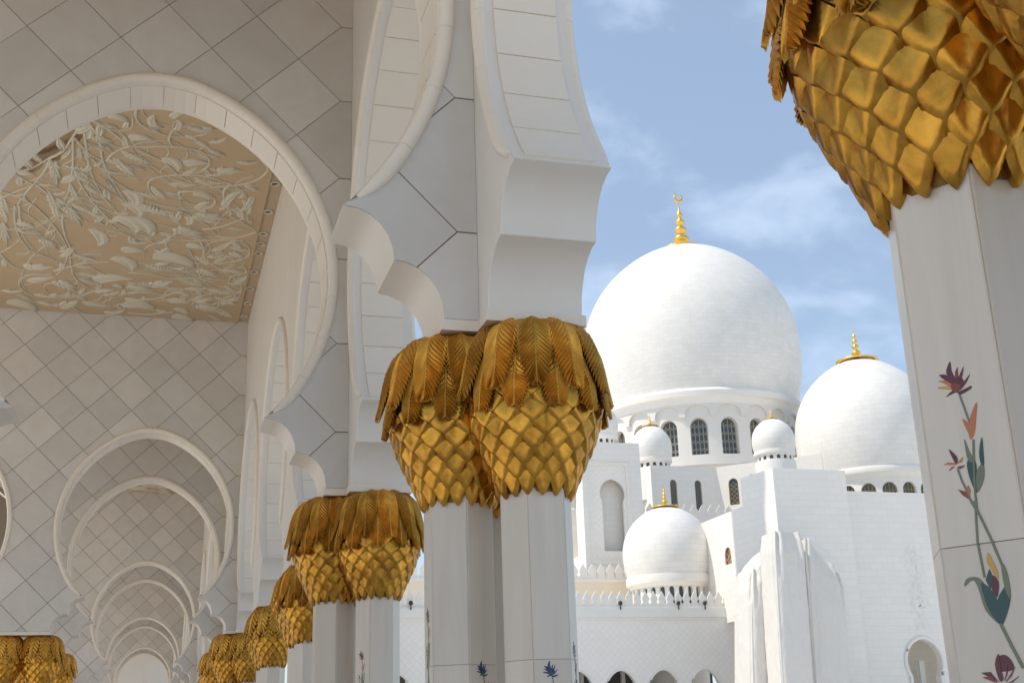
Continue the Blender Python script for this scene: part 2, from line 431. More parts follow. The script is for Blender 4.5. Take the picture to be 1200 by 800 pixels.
NTH = ['first', 'second', 'third', 'fourth', 'fifth', 'sixth', 'seventh', 'eighth', 'ninth', 'tenth', 'eleventh', 'twelfth', 'thirteenth', 'fourteenth', 'fifteenth', 'sixteenth', 'seventeenth', 'eighteenth', 'nineteenth', 'twentieth']
ORD = {0: 'arch of the courtyard row nearest the camera, springing from the big right-hand pier',
       1: 'arch of the courtyard row behind the large double capital', 2: 'third arch of the courtyard row, half hidden behind the wide round arch',
       3: 'arch of the courtyard row showing as a narrow sliver right of the carved ceiling', 4: 'narrow arch of the courtyard row beside the far tiled wall'}
for k in range(0, 19):
    along_wall(k, ORD.get(k, f'{NTH[k]} arch of the courtyard row counted from the big right-hand pier, far down the arcade'), k < 5)
end = MB(); end.box((-12, PY(22)+.6, 0), (XL, PY(22)+1.2, ZC))
tag(obj('end_wall', end.mesh('end_wall', 'wall_marble')), 'plain wall closing the far end of the arcade', 'wall')
STEMS = [[(-2.6,19.98),(-2.38,20.28),(-2.22,20.36),(-1.91,20.48)],[(-2.85,20.44),(-2.7,20.17),(-2.6,19.92),(-2.34,19.75),(-2.01,19.28)],[(-2.01,19.28),(-1.78,18.96),(-1.6,18.42),(-1.46,17.96)],[(-2.01,19.28),(-1.88,19.53),(-1.59,19.69),(-1.31,20.04),(-1.03,20.47),(-0.5,21.13)],[(-1.6,18.42),(-1.49,18.68),(-1.37,18.97),(-1.17,19.15),(-1.05,19.09)],[(-1.99,19.28),(-2.14,19.87),(-2.4,20.53),(-2.62,21.14),(-2.73,21.68)],[(-1.6,18.42),(-1.63,19.14),(-1.66,19.6),(-1.77,20.51),(-1.97,21.38)],[(-1.35,17.83),(-1.21,18.41),(-1.17,19.15),(-1.06,19.81),(-0.88,20.5),(-0.68,21.17)],[(-1.42,17.95),(-1.41,18.66),(-1.39,19.42),(-1.31,20.1),(-1.14,20.81),(-0.94,21.29)],[(-1.24,17.81),(-0.98,18.15),(-0.76,18.51),(-0.51,18.51),(-0.31,18.44),(0.04,18.41),(0.32,18.45),(0.47,18.61),(0.52,18.93),(0.4,19.22),(0.14,19.39),(-0.29,19.61),(-0.44,19.85),(-0.42,20.21),(-0.31,20.5)],[(-1.1,19.13),(-0.95,18.77),(-0.74,18.56)],[(-1.28,17.77),(-1.11,17.98),(-0.89,18.03),(-0.71,17.89),(-0.69,17.54)],[(-1.63,19.59),(-1.56,20.16),(-1.39,20.87),(-1.2,21.35)],[(-1.33,19.13),(-1.11,19.7),(-0.85,20.12),(-0.5,20.48)],[(-2.88,20.75),(-2.62,20.88),(-2.4,21.22),(-2.26,21.58),(-2.19,21.79),(-2.03,22.45),(-1.91,23.32),(-1.9,24.2),(-1.87,24.7),(-1.71,25.11),(-1.46,25.51),(-1.37,25.77),(-1.51,26.08),(-1.75,26.03)],[(-1.75,26.03),(-1.74,25.75),(-1.48,25.42),(-1.36,25.12),(-1.4,24.61)],[(-2.29,20.32),(-2.1,20.77),(-1.97,21.45)],[(-1.92,21.51),(-1.76,20.88),(-1.53,20.71),(-1.32,20.98),(-1.04,21.25)],[(-0.63,17.26),(-0.64,17.57),(-0.54,17.8),(-0.36,17.96),(-0.11,18.05),(0.19,18.01),(0.44,17.85)],[(-0.08,18.38),(-0.14,18.16),(-0.09,17.87),(0.04,17.71),(0.2,17.65)],[(-0.65,18.6),(-0.42,18.81),(-0.21,18.99),(0.02,19.42),(0.27,19.66),(0.49,19.52)],[(0.58,19.81),(0.93,19.67),(1.24,19.48),(1.42,19.2),(1.48,18.89),(1.34,18.58)],[(0.92,19.61),(0.82,19.94),(0.87,20.37),(1.0,20.8),(1.01,20.96),(1.27,21.24),(1.49,21.55),(1.45,21.71),(1.11,22.0),(0.56,22.23),(0.01,22.31),(-0.53,22.2),(-0.8,22.04)],[(0.92,19.61),(1.11,19.81),(1.24,20.16)],[(0.05,19.45),(0.39,19.37),(0.69,19.48),(0.92,19.61)],[(0.1,20.35),(0.07,20.17),(0.21,20.04),(0.47,20.08),(0.68,20.28),(0.65,20.62),(0.37,20.84),(-0.02,20.83),(-0.54,20.55),(-0.78,20.23)],[(-0.79,20.54),(-0.41,20.85),(-0.02,21.03),(0.39,21.23)],[(-2.7,21.3),(-2.77,21.98),(-2.76,22.75),(-2.67,23.25),(-2.66,23.56),(-2.89,23.65)],[(-2.63,21.28),(-2.67,22.03),(-2.55,22.49),(-2.31,22.69)],[(-3.19,23.67),(-3.03,24.27),(-2.74,24.54)],[(-2.62,23.4),(-2.29,23.72),(-1.9,24.12)],[(-3.07,22.46),(-2.67,22.34),(-2.37,22.13),(-2.06,21.65),(-1.88,21.18)],[(-1.88,21.25),(-1.95,21.94),(-1.91,22.79),(-1.76,23.53),(-1.5,24.12),(-1.17,24.56)],[(-2.25,24.44),(-1.89,24.08),(-1.6,23.85),(-1.18,23.72)],[(-2.29,24.62),(-2.73,24.75),(-2.94,25.1),(-2.97,25.54),(-2.76,25.96),(-2.38,26.02),(-1.86,25.82),(-1.48,25.42)],[(-1.17,22.09),(-0.95,22.15),(-0.69,22.35),(-0.49,22.38)],[(-1.34,21.0),(-1.15,21.49),(-0.82,21.91),(-0.49,22.12)],[(-1.98,26.56),(-1.78,26.92),(-1.34,26.98),(-0.96,26.65),(-0.95,26.16),(-1.13,25.81),(-1.24,26.02)],[(-1.01,25.6),(-0.7,25.35),(-0.48,25.4)],[(-1.36,21.61),(-1.21,21.85),(-1.15,21.63),(-1.2,21.44)],[(-0.83,25.47),(-0.38,25.29),(-0.07,25.41),(0.14,25.18),(0.44,24.89),(0.99,24.83),(1.43,24.92)],[(-0.84,25.85),(-0.37,25.75),(-0.07,25.5),(0.14,25.14),(0.5,24.83)],[(-0.83,24.75),(-0.38,24.92),(0.07,24.92),(0.54,25.01),(1.0,25.1),(1.37,25.02),(1.48,24.73),(1.25,24.5),(1.19,24.16),(1.35,23.87),(1.5,23.75),(1.41,23.43),(1.16,23.28),(0.91,22.96),(0.71,23.01),(0.73,23.29)],[(-0.82,24.23),(-0.38,24.22),(0.03,24.4),(0.42,24.32),(0.84,24.41),(1.22,24.51)],[(-0.62,23.65),(-0.24,23.69),(0.14,23.86),(0.59,24.11),(0.96,24.29)],[(-0.31,22.83),(-0.08,23.02),(0.27,23.34),(0.53,23.41),(0.96,23.32),(1.3,23.12),(1.48,22.77),(1.41,22.31),(1.17,22.06),(1.07,22.31)],[(0.11,21.92),(-0.07,22.25),(-0.1,22.63),(0.0,23.04)],[(0.51,22.24),(0.61,22.64),(0.63,23.02),(0.79,23.39),(1.08,23.75),(1.38,24.29),(1.48,24.82),(1.4,25.4),(1.05,25.95),(0.81,26.3)],[(0.33,22.77),(0.43,23.15),(0.54,23.53),(0.55,23.86),(0.69,24.44),(0.99,24.83)],[(-0.8,21.41),(-0.53,21.77),(-0.26,22.07),(-0.1,22.0)],[(-0.28,20.77),(0.06,20.89),(0.39,21.23),(0.64,21.52),(0.83,21.99)],[(0.54,21.69),(0.91,21.46),(1.26,21.0)],[(0.92,22.65),(0.99,22.87),(1.24,23.14)],[(0.55,26.15),(0.53,25.76),(0.76,25.24),(1.07,25.09)],[(1.08,25.85),(1.09,25.46),(1.38,25.12)],[(0.03,25.58),(0.1,25.85),(0.5,25.67),(1.02,25.47)],[(-0.84,26.73),(-0.37,26.74),(0.11,26.44)]]
LEAVES = [(-1.74,19.06,-67.0,0.39,0.08,0),(-1.51,19.01,89.0,0.43,0.06,0),(-1.95,19.9,90.0,0.88,0.2,2),(-1.92,20.6,-40.0,0.27,0.13,0),(-1.67,20.55,82.0,0.67,0.11,0),(-2.04,21.02,83.0,0.82,0.14,0),(-1.37,20.36,61.0,0.38,0.14,0),(-2.4,19.93,-25.0,0.27,0.19,1),(-0.81,19.35,64.0,0.63,0.19,0),(-0.6,19.3,17.0,0.22,0.12,3),(-0.67,18.87,26.0,0.34,0.24,0),(-1.12,18.44,40.0,0.32,0.3,2),(-2.86,21.32,88.0,0.77,0.11,0),(-0.88,17.63,4.0,0.33,0.27,1),(-1.36,18.19,79.0,0.59,0.12,1),(-1.07,20.11,70.0,0.48,0.08,3),(-0.68,20.59,62.0,0.64,0.22,1),(-0.38,17.62,-114.0,0.44,0.13,1),(-0.32,17.77,18.0,0.19,0.22,2),(-0.01,17.29,-63.0,0.37,0.1,1),(0.47,17.66,-5.0,0.18,0.22,2),(0.38,18.2,50.0,0.35,0.14,0),(0.61,18.04,-41.0,0.32,0.16,0),(0.63,18.47,38.0,0.35,0.18,0),(-0.04,19.06,40.0,0.48,0.28,1),(0.32,18.92,-44.0,0.42,0.21,1),(0.89,19.08,-13.0,0.37,0.47,2),(0.64,19.08,-13.0,0.2,0.15,0),(1.13,18.71,-13.0,0.34,0.26,0),(0.5,19.64,43.0,0.43,0.21,0),(0.13,19.78,-12.0,0.46,0.26,3),(-0.26,20.24,65.0,0.5,0.14,0),(0.52,20.19,6.0,0.39,0.34,1),(0.96,20.23,-83.0,0.8,0.13,1),(1.26,20.42,95.0,0.67,0.11,1),(1.31,19.71,38.0,0.31,0.16,0),(0.49,20.59,-72.0,0.44,0.1,1),(-0.63,19.31,33.0,0.31,0.14,3),(-0.56,18.21,-29.0,0.36,0.23,1),(-0.63,18.92,41.0,0.53,0.29,0),(-0.4,20.91,22.0,0.69,0.55,0),(-1.32,22.53,70.0,0.8,0.22,1),(-1.72,21.62,76.0,0.73,0.25,2),(-3.02,22.75,90.0,1.01,0.22,2),(-2.58,22.14,0.0,0.33,0.33,1),(-2.22,23.05,62.0,0.46,0.29,2),(-2.49,24.24,-12.0,0.49,0.75,2),(-1.59,23.57,30.0,0.47,0.39,0),(-0.83,23.74,42.0,0.69,0.45,1),(-1.11,24.63,-45.0,0.77,0.42,1),(-1.6,24.47,1.0,0.37,0.27,3),(-1.61,24.87,29.0,0.39,0.34,0),(-2.04,25.27,58.0,0.56,0.41,2),(-2.54,24.93,-29.0,0.58,0.31,3),(-3.16,25.76,-11.0,0.39,0.39,0),(-2.95,26.09,46.0,0.43,0.21,3),(-2.49,25.9,0.0,0.45,0.48,0),(-2.97,26.66,22.0,0.7,0.77,1),(-2.5,26.42,17.0,0.4,0.43,0),(-2.07,26.38,-46.0,0.51,0.42,2),(-1.48,26.26,9.0,0.56,0.42,3),(-1.19,25.54,-37.0,0.42,0.28,0),(-1.0,25.1,29.0,0.27,0.24,1),(-0.64,25.07,6.0,0.3,0.5,2),(-0.7,26.21,-22.0,0.51,0.49,1),(-1.15,26.69,-25.0,0.42,0.37,0),(-0.63,22.56,-12.0,0.34,0.3,0),(-0.69,22.99,-31.0,0.46,0.34,1),(-1.55,21.18,43.0,0.47,0.28,0),(-2.02,21.42,87.0,0.72,0.1,0),(-2.93,21.62,85.0,0.78,0.13,0),(-0.73,21.75,45.0,0.74,0.44,1),(0.7,21.06,3.0,0.51,0.71,2),(0.36,21.91,35.0,0.58,0.6,2),(1.16,21.52,-12.0,0.3,0.18,3),(1.28,20.57,70.0,0.59,0.12,1),(1.37,21.12,74.0,0.41,0.05,3),(0.04,21.3,71.0,0.54,0.11,0),(-0.33,20.98,39.0,0.67,0.4,0),(0.49,22.55,-12.0,0.4,0.38,1),(0.91,22.5,-57.0,0.53,0.2,0),(1.28,22.49,11.0,0.38,0.33,0),(0.13,23.33,9.0,0.88,0.87,1),(1.28,22.89,51.0,0.35,0.23,2),(0.83,22.98,-26.0,0.31,0.25,0),(-0.21,23.81,15.0,0.54,0.5,0),(0.46,24.57,19.0,0.52,0.33,3),(0.78,23.94,38.0,0.44,0.44,2),(-0.14,24.7,-35.0,0.44,0.5,2),(-0.56,25.05,11.0,0.46,0.74,2),(1.19,23.69,-1.0,0.45,0.3,3),(1.41,24.2,-62.0,0.45,0.16,0),(1.06,24.9,-1.0,0.5,0.5,0),(0.39,25.32,21.0,0.17,0.24,2),(0.25,25.72,-23.0,0.47,0.45,1),(-0.52,26.17,13.0,0.71,0.77,1),(-0.08,26.43,18.0,0.4,0.4,0),(0.33,26.4,33.0,0.43,0.35,1),(0.93,26.08,31.0,0.58,0.72,2),(1.24,26.32,59.0,0.64,0.2,0),(1.15,25.45,47.0,0.44,0.22,0),(-0.53,21.74,41.0,0.77,0.49,1),(-0.64,21.05,47.0,0.6,0.33,1),(1.06,26.71,45.0,0.49,0.19,3),(-0.65,25.76,-11.0,0.47,0.47,0),(0.79,25.71,22.0,0.35,0.31,0),(0.38,26.85,11.0,0.54,0.59,1),(1.35,25.65,17.0,0.2,0.31,2)]
VINE = [('M',[(-0.0123,2.4204),(-0.0273,2.4454),(-0.0262,2.4608),(-0.0143,2.4779),(-0.0139,2.4517),(-0.0068,2.4284)]),('M',[(-0.0218,2.4194),(-0.0461,2.4453),(-0.0435,2.4498),(-0.0245,2.4429),(-0.0119,2.4234)]),('O',[(-0.0199,2.411),(-0.0538,2.4358),(-0.0325,2.4311),(-0.0149,2.416)]),('Y',[(-0.015,2.4025),(-0.0538,2.4141),(-0.0563,2.419),(-0.0284,2.4165)]),('M',[(-0.0129,2.3959),(-0.0387,2.3891),(-0.0282,2.3973),(-0.0146,2.4055)]),('M',[(-0.007,2.3946),(0.0122,2.3996),(0.0298,2.4036),(0.0269,2.3964),(0.0012,2.3879)]),('M',[(-0.0052,2.4065),(0.0153,2.4203),(0.0308,2.434),(0.0174,2.4137),(-0.0001,2.3992)]),('M',[(-0.0059,2.422),(0.0139,2.4515),(0.0176,2.4555),(0.0096,2.4309),(-0.0038,2.4154)]),('R',[(-0.0096,2.4259),(-0.0049,2.4496),(0.0027,2.459),(0.001,2.439)]),('R',[(-0.0224,2.4152),(-0.0093,2.4197),(0.0027,2.4097),(-0.007,2.3946),(-0.0185,2.4002)]),('O',[(0.0077,2.2707),(0.0063,2.3008),(0.0225,2.3397),(0.0375,2.3595),(0.0291,2.3203),(0.0203,2.2862)]),('O',[(0.0065,2.2828),(-0.0017,2.3084),(-0.0051,2.326),(0.0105,2.309),(0.0121,2.2877)]),('D',[(0.0012,2.1393),(-0.0093,2.179),(-0.0099,2.2145),(0.0044,2.2297),(0.0125,2.2047),(0.0075,2.1529)]),('G',[(-0.0061,2.2197),(-0.0088,2.2618),(-0.007,2.2734),(0.0003,2.2423),(0.0096,2.2169)]),('G',[(0.0053,2.1387),(0.009,2.1818),(0.0212,2.2032),(0.0309,2.2015),(0.0256,2.1674)]),('D',[(0.0238,2.2086),(0.0247,2.2378),(0.0364,2.2712),(0.0351,2.236),(0.0311,2.2026)]),('M',[(-0.0396,2.2185),(-0.05,2.2514),(-0.0477,2.254),(-0.0325,2.2333),(-0.0347,2.2188)]),('O',[(-0.0401,2.215),(-0.07,2.2202),(-0.0571,2.2239),(-0.0424,2.2201)]),('R',[(-0.0407,2.2109),(-0.0591,2.2022),(-0.0499,2.2107)]),('R',[(-0.0348,2.2099),(-0.0155,2.2095),(-0.0268,2.2026),(-0.0354,2.2058)]),('O',[(-0.0348,2.2176),(-0.0183,2.2308),(-0.0224,2.2196)]),('R',[(-0.0152,2.1216),(-0.0334,2.1389),(-0.0421,2.1532),(-0.0179,2.1424)]),('O',[(-0.0156,2.1303),(-0.0225,2.1518),(-0.0153,2.1595),(-0.0112,2.1471)]),('G',[(0.0107,1.8227),(-0.0179,1.8579),(-0.0273,1.9086),(-0.0383,1.9321),(-0.0609,1.9188),(-0.0523,1.9364),(-0.0259,1.9364),(-0.0094,1.9123),(0.0058,1.8448)]),('D',[(0.0112,1.8254),(-0.0114,1.8628),(-0.0195,1.9217),(0.0011,1.9057),(0.0137,1.8769)]),('D',[(0.0137,1.8235),(0.0137,1.8769),(0.0355,1.9077),(0.0464,1.923),(0.045,1.8794),(0.0272,1.8375)]),('G',[(0.0355,1.9077),(0.0358,1.9629),(0.0452,1.9507),(0.0485,1.9118),(0.045,1.8794)]),('Y',[(0.0218,1.9284),(0.0088,1.9548),(0.0028,1.9723),(0.0087,1.9913),(0.017,1.9706),(0.025,1.9419)]),('M',[(0.0078,1.894),(0.0036,1.922),(0.0118,1.9378),(0.0233,1.9199),(0.0154,1.8877)]),('D',[(0.0011,1.9057),(-0.0068,1.9287),(0.0055,1.9524),(0.0114,1.9351)]),('M',[(-0.0094,1.6955),(-0.0147,1.733),(-0.0026,1.7563),(-0.0025,1.7216),(-0.0003,1.7003)]),('M',[(-0.0126,1.693),(-0.0513,1.7164),(-0.0285,1.7167)]),('R',[(-0.0158,1.6905),(-0.0501,1.7056),(-0.03,1.7072)]),('M',[(0.0017,1.6949),(0.0154,1.7285),(0.0108,1.7102)]),('R',[(0.004,1.6921),(0.0314,1.7249),(0.0198,1.7045)]),('M',[(0.0059,1.6868),(0.0372,1.7035),(0.0204,1.6913)]),('G',[(-0.001,2.388),(0.0066,2.3499),(0.0135,2.3152),(0.0094,2.3144),(0.0025,2.349),(-0.0052,2.3872)]),('G',[(0.017,2.269),(0.0091,2.2054),(0.0014,2.1366),(0.0003,2.0906),(-0.0045,2.0908),(-0.0033,2.137),(0.0043,2.206),(0.0123,2.2696)]),('G',[(-0.0336,2.2045),(-0.0266,2.171),(-0.0205,2.1524),(-0.0111,2.1161),(-0.0002,2.0916),(-0.004,2.0899),(-0.0151,2.1148),(-0.0245,2.1513),(-0.0307,2.1699),(-0.0377,2.2037)]),('G',[(-0.007,2.1202),(0.0226,2.0272),(0.0403,1.9578),(0.0351,1.9564),(0.0174,2.0257),(-0.0121,2.1186)]),('G',[(-0.0018,2.1154),(-0.0107,2.0194),(-0.0064,1.9346),(-0.0112,1.9344),(-0.0155,2.0195),(-0.0066,2.1159)]),('G',[(0.0169,1.8236),(0.0341,1.7739),(0.0533,1.7224),(0.0466,1.7199),(0.0274,1.7715),(0.0101,1.8213)])]
KS = 9.56/9.26                                  # the ceiling stands a little higher than first measured
STEMS = [[(x*KS, y*KS) for x, y in p] for p in STEMS]
LEAVES = [(x*KS, y*KS, a, l*KS, w*KS, t) for x, y, a, l, w, t in LEAVES]
VINE = [('M', [(-.0165, 2.424), (-.008, 2.437), (.004, 2.434), (.012, 2.424), (.010, 2.410), (0, 2.404), (-.012, 2.407), (-.018, 2.415)]), ('M', [(-.012, 1.738), (0, 1.752), (.014, 1.752), (.026, 1.738), (.026, 1.718), (-.012, 1.718)])] + VINE
# ------------------------------------------------------------------ ceiling with carved panels
def scallop(cx, cy, r, n=22, a0=0.0):
    """hole outline: arcs bulging outwards between points that reach into the hole"""
    P = []; R2 = r * 1.0
    for i in range(n):
        for j in range(6):
            q = a0 + 2*PI*(i + j/6)/n; s = math.sin(PI*j/6)
            rr = r + s * 0.16; P.append((cx + rr*math.cos(q), cy + rr*math.sin(q)))
    return P
HC = (-4.42, 18.33); HR = 2.85
cb_ = [(-12, -2.5), (XL + TH/2, -2.5), (XL + TH/2, 125), (-12, 125)]
hole = [(HC[0] + 3.2*math.cos(2*PI*i/40), HC[1] + 3.2*math.sin(2*PI*i/40)) for i in range(40)]
V, F, M = plate(cb_, [hole], 0, 0.5, fmap=lambda u, y, z: (u, z, ZC + y))
V, F = V, [f[::-1] for f in F]
obj('ceiling', mesh('ceiling', V, F, 'soffit'), kind='structure')
cd = MB(); cd.lathe([(3.2, 0.4), (3.2, 1.6), (2.6, 2.6), (1.6, 3.3), (0.01, 3.6)], 40, (HC[0], HC[1], ZC))
obj('ceiling_recess', cd.mesh('ceiling_recess', 'soffit', smooth=True), kind='structure')
rf = MB(); rf.box((-12.3, -3, ZC + 4.2), (XL + TH/2 + .5, 126, ZC + 4.5)); rf.box((XL - 0.3, -2.5, ZC + .5), (XL + .3, 126, ZC + 4.2)); rf.box((-12, -2.5, ZC + .5), (-11.5, 126, ZC + 4.2))
obj('roof', rf.mesh('roof', 'plain_white'), kind='structure')

def sn(x): return max(0.0, math.sin(x))
def relief_leaf(kind):
    V = []; F = []; n = 16
    def strip(c, w, h, rows):                   # c(t) centreline, w(t) half width, h(t) height
        o = len(V)
        for i in range(rows + 1):
            t = i / rows; p = c(t); q = c(min(1, t + .01)); d = Vector((q[0]-p[0], q[1]-p[1])); d = d.normalized() if d.length > 1e-6 else Vector((1, 0)); nrm = Vector((-d.y, d.x))
            for s, hh in ((-1, 0), (-.97, .55), (-.5, .95), (0, .7), (.5, .95), (.97, .55), (1, 0)):
                ww = w(t, s); V.append((p[0] + nrm.x*ww*s, p[1] + nrm.y*ww*s, -h(t)*hh))
        for i in range(rows):
            for j in range(6): F.append((o+i*7+j, o+i*7+j+1, o+(i+1)*7+j+1, o+(i+1)*7+j))
    if kind == 0:                               # toothed acanthus leaf
        strip(lambda t: (t-.5, .10*sn(PI*t)), lambda t, s: (.5*sn(PI*min(1, t*.92+.06))**.8)*(.70+.30*(1 if int(t*16+.5) % 2 else -.45)), lambda t: .35+.75*sn(PI*t), n)
    elif kind == 1:                             # smooth curled leaf
        strip(lambda t: (t-.5 - .25*max(0, t-.6), .95*t*t-.30), lambda t, s: .55*(sn(PI*t**.5)**.9)*(1-.55*t), lambda t: .4+.8*sn(PI*t), 12)
    elif kind == 2:                             # open blossom
        for a, l in ((0, 1.0), (.55, .8), (-.55, .8), (1.15, .55), (-1.15, .55)):
            ca, sa = math.cos(a), math.sin(a)
            strip(lambda t: (-.5 + l*t*ca, .62*l*t*sa*(1+.25*t)), lambda t, s: .17*sn(PI*(t*.88+.1))*(1+.14*math.cos(t*30)), lambda t: .5+.6*sn(PI*t), 9)
    else:                                       # closed bud
        strip(lambda t: (t-.5, 0), lambda t, s: .5*sn(PI*t**.8)**.9, lambda t: .5+.9*sn(PI*t), 10)
        strip(lambda t: (t*.55-.5, .12*sn(PI*t)), lambda t, s: .22*sn(PI*t), lambda t: .8+.8*sn(PI*t), 6)
    return mesh('carved_leaf', V, F, 'cream_plaster', smooth=True, sharp=50)
RL = [relief_leaf(i) for i in range(4)]
def ceiling_panel(label, y_off, ya, yb, with_hole, mirror):
    t = thing('carved_ceiling', label, 'carved ceiling', (0, y_off, ZC-.03), 'carved ceiling panels')
    ol = [(-7.4, ya), (1.62, ya), (1.62, yb), (-7.4, yb)]
    hs = [scallop(HC[0], HC[1], HR, a0=.09)] if with_hole else []
    V, F, M = plate(ol, hs, 0, 0.10, fmap=lambda u, y, z: (u, z, y - .01)); F = [f[::-1] for f in F]
    obj('panel', mesh('panel', V, F, 'tan_plaster'), t)
    stem_me = STEM_CACHE
    if not stem_me:
        rs = random.Random(5); extra = []
        for P in STEMS:                         # thinner secondary scrolls between the main ones
            if len(P) < 4: continue
            for rep_ in range(2):
                c_ = sum((Vector(p) for p in P), Vector((0, 0)))/len(P); an = rs.uniform(-.5, .5) + (PI if rep_ else 0); sc_ = rs.uniform(.55, .8); of = Vector((rs.uniform(-.5, .5), rs.uniform(-.7, .7)))
                Q = [((Vector(p)-c_) @ Matrix.Rotation(an, 2))*sc_*(1 if rep_ else 1) + c_ + of for p in P]
                Q = [(q.x, q.y) for q in Q if -6 < q.x < 1.52 and q.y < 27.6 and (q - Vector(HC)).length > HR + .25]
                if len(Q) > 3: extra.append(Q)
        for w_, P in [(1, p) for p in STEMS] + [(.6, p) for p in extra]:
            pts = smoothline([(x, y, -.012) for x, y in P], 5); n = len(pts)
            b = MB(); b.tube(pts, [(.029 - .013*i/n)*w_ for i in range(n)], 6); stem_me.append(b.mesh('carved_stem', 'cream_plaster', smooth=True, sharp=60))
    for me in stem_me: obj('carved_stem', me, t)
    for x, y, a, l, w, ty in LEAVES:
        obj('carved_leaf', RL[ty], t, (x, y, -.005), (0, 0, math.radians(a)), (l*1.12, WD(l, w, ty), (.05*min(1.3, .6+w))))
    rs = random.Random(21 + int(y_off))
    for P in STEMS:                             # small side leaves along the stems
        for q in range(1 + len(P)//4):
            i = rs.randrange(len(P)-1); f = rs.random(); a = Vector(P[i]); b_ = Vector(P[i+1]); d_ = b_-a
            if d_.length < .05: continue
            sd_ = rs.choice((-1, 1)); an = math.atan2(d_.y, d_.x) + sd_*rs.uniform(.35, .9); l = rs.uniform(.28, .5); p = a + d_*f + Vector((math.cos(an), math.sin(an)))*l*.5
            if p.x > 1.45 or p.y > 27.5: continue
            obj('carved_leaf', RL[rs.choice((0, 0, 1, 3))], t, (p.x, p.y, -.004), (0, 0, an), (l, sd_*l*rs.uniform(.28, .42), .035))
    if mirror:                                  # the other half of the panel, seen only from further right
        for me in stem_me: obj('carved_stem', me, t, (2*HC[0], 0, 0), None, (-1, 1, 1))
        for x, y, a, l, w, ty in LEAVES:
            obj('carved_leaf', RL[ty], t, (2*HC[0]-x, y, -.005), (0, 0, PI-math.radians(a)), (l*1.12, -WD(l, w, ty), .06*min(1.3, .6+w)))
    return t
STEM_CACHE = []
def WD(l, w, ty): return min(max(w*1.2, l*.2), l*(.38, .52, .85, .27)[ty]) + .015
ceiling_panel('large carved ceiling panel of cream vines and leaves on tan, in the wide arch', 0, 12.75, 27.05+.78, True, False)
ceiling_panel('small far sliver of carved ceiling seen inside the horseshoe arch', 4*D, 12.75, 27.83, False, False)
# recessed downlights in the strip beside the panel
lb_ = MB(); lb_.lathe([(.10, .002), (.10, -.02), (.085, -.03), (.062, -.028), (.055, -.006)], 20); ring_me = lb_.mesh('ring', 'cream_plaster', smooth=True, sharp=40)
lb_ = MB(); lb_.lathe([(.056, -.005), (.03, -.008), (.001, -.009)], 12); lens_me = lb_.mesh('lens', 'black_metal', smooth=True)
DL = [(321, 166), (317, 190), (315, 214), (308, 247), (304, 273), (302, 285), (300.5, 296), (297, 318), (293, 337), (290.5, 355), (285, 370)]
for i, (px, py) in enumerate(DL):
    d = ray(px, py); p = EYE + d*((ZC - EYE.z)/d.z)
    t = thing('ceiling_downlight', f'{NTH[i]} small round downlight from the near end of the strip beside the carved ceiling', 'downlight', (min(1.775, max(1.71, p.x)), p.y, ZC), 'ceiling downlights')
    obj('ring', ring_me, t); obj('lens', lens_me, t)

# ------------------------------------------------------------------ columns
ZB, ZT = 2.96, 4.0
PROF = [(2.93, .206), (2.98, .218), (3.05, .245), (3.15, .285), (3.26, .33), (3.38, .370), (3.5, .395), (3.62, .405), (3.74, .402), (3.84, .37), (3.92, .31), (3.975, .22), (3.99, .15)]
def prad(z):
    for (a, ra), (b, rb) in zip(PROF, PROF[1:]):
        if z <= b: return ra + (rb-ra)*max(0, z-a)/(b-a)
    return PROF[-1][1]
def curve_pt(P, t):
    x = t*(len(P)-1); i = min(int(x), len(P)-2); f = x-i
    a, b, c, d = P[max(i-1, 0)], P[i], P[i+1], P[min(i+2, len(P)-1)]
    return tuple(0.5*((2*b[k])+(c[k]-a[k])*f+(2*a[k]-5*b[k]+4*c[k]-d[k])*f*f+(3*b[k]-a[k]-3*c[k]+d[k])*f**3) for k in (0, 1))
UP = [(.12, 3.992), (.25, 3.978), (.36, 3.91), (.418, 3.80), (.443, 3.70), (.460, 3.605), (.486, 3.505)]
LO = [(.30, 3.86), (.378, 3.74), (.416, 3.61), (.434, 3.55), (.445, 3.465), (.455, 3.395)]
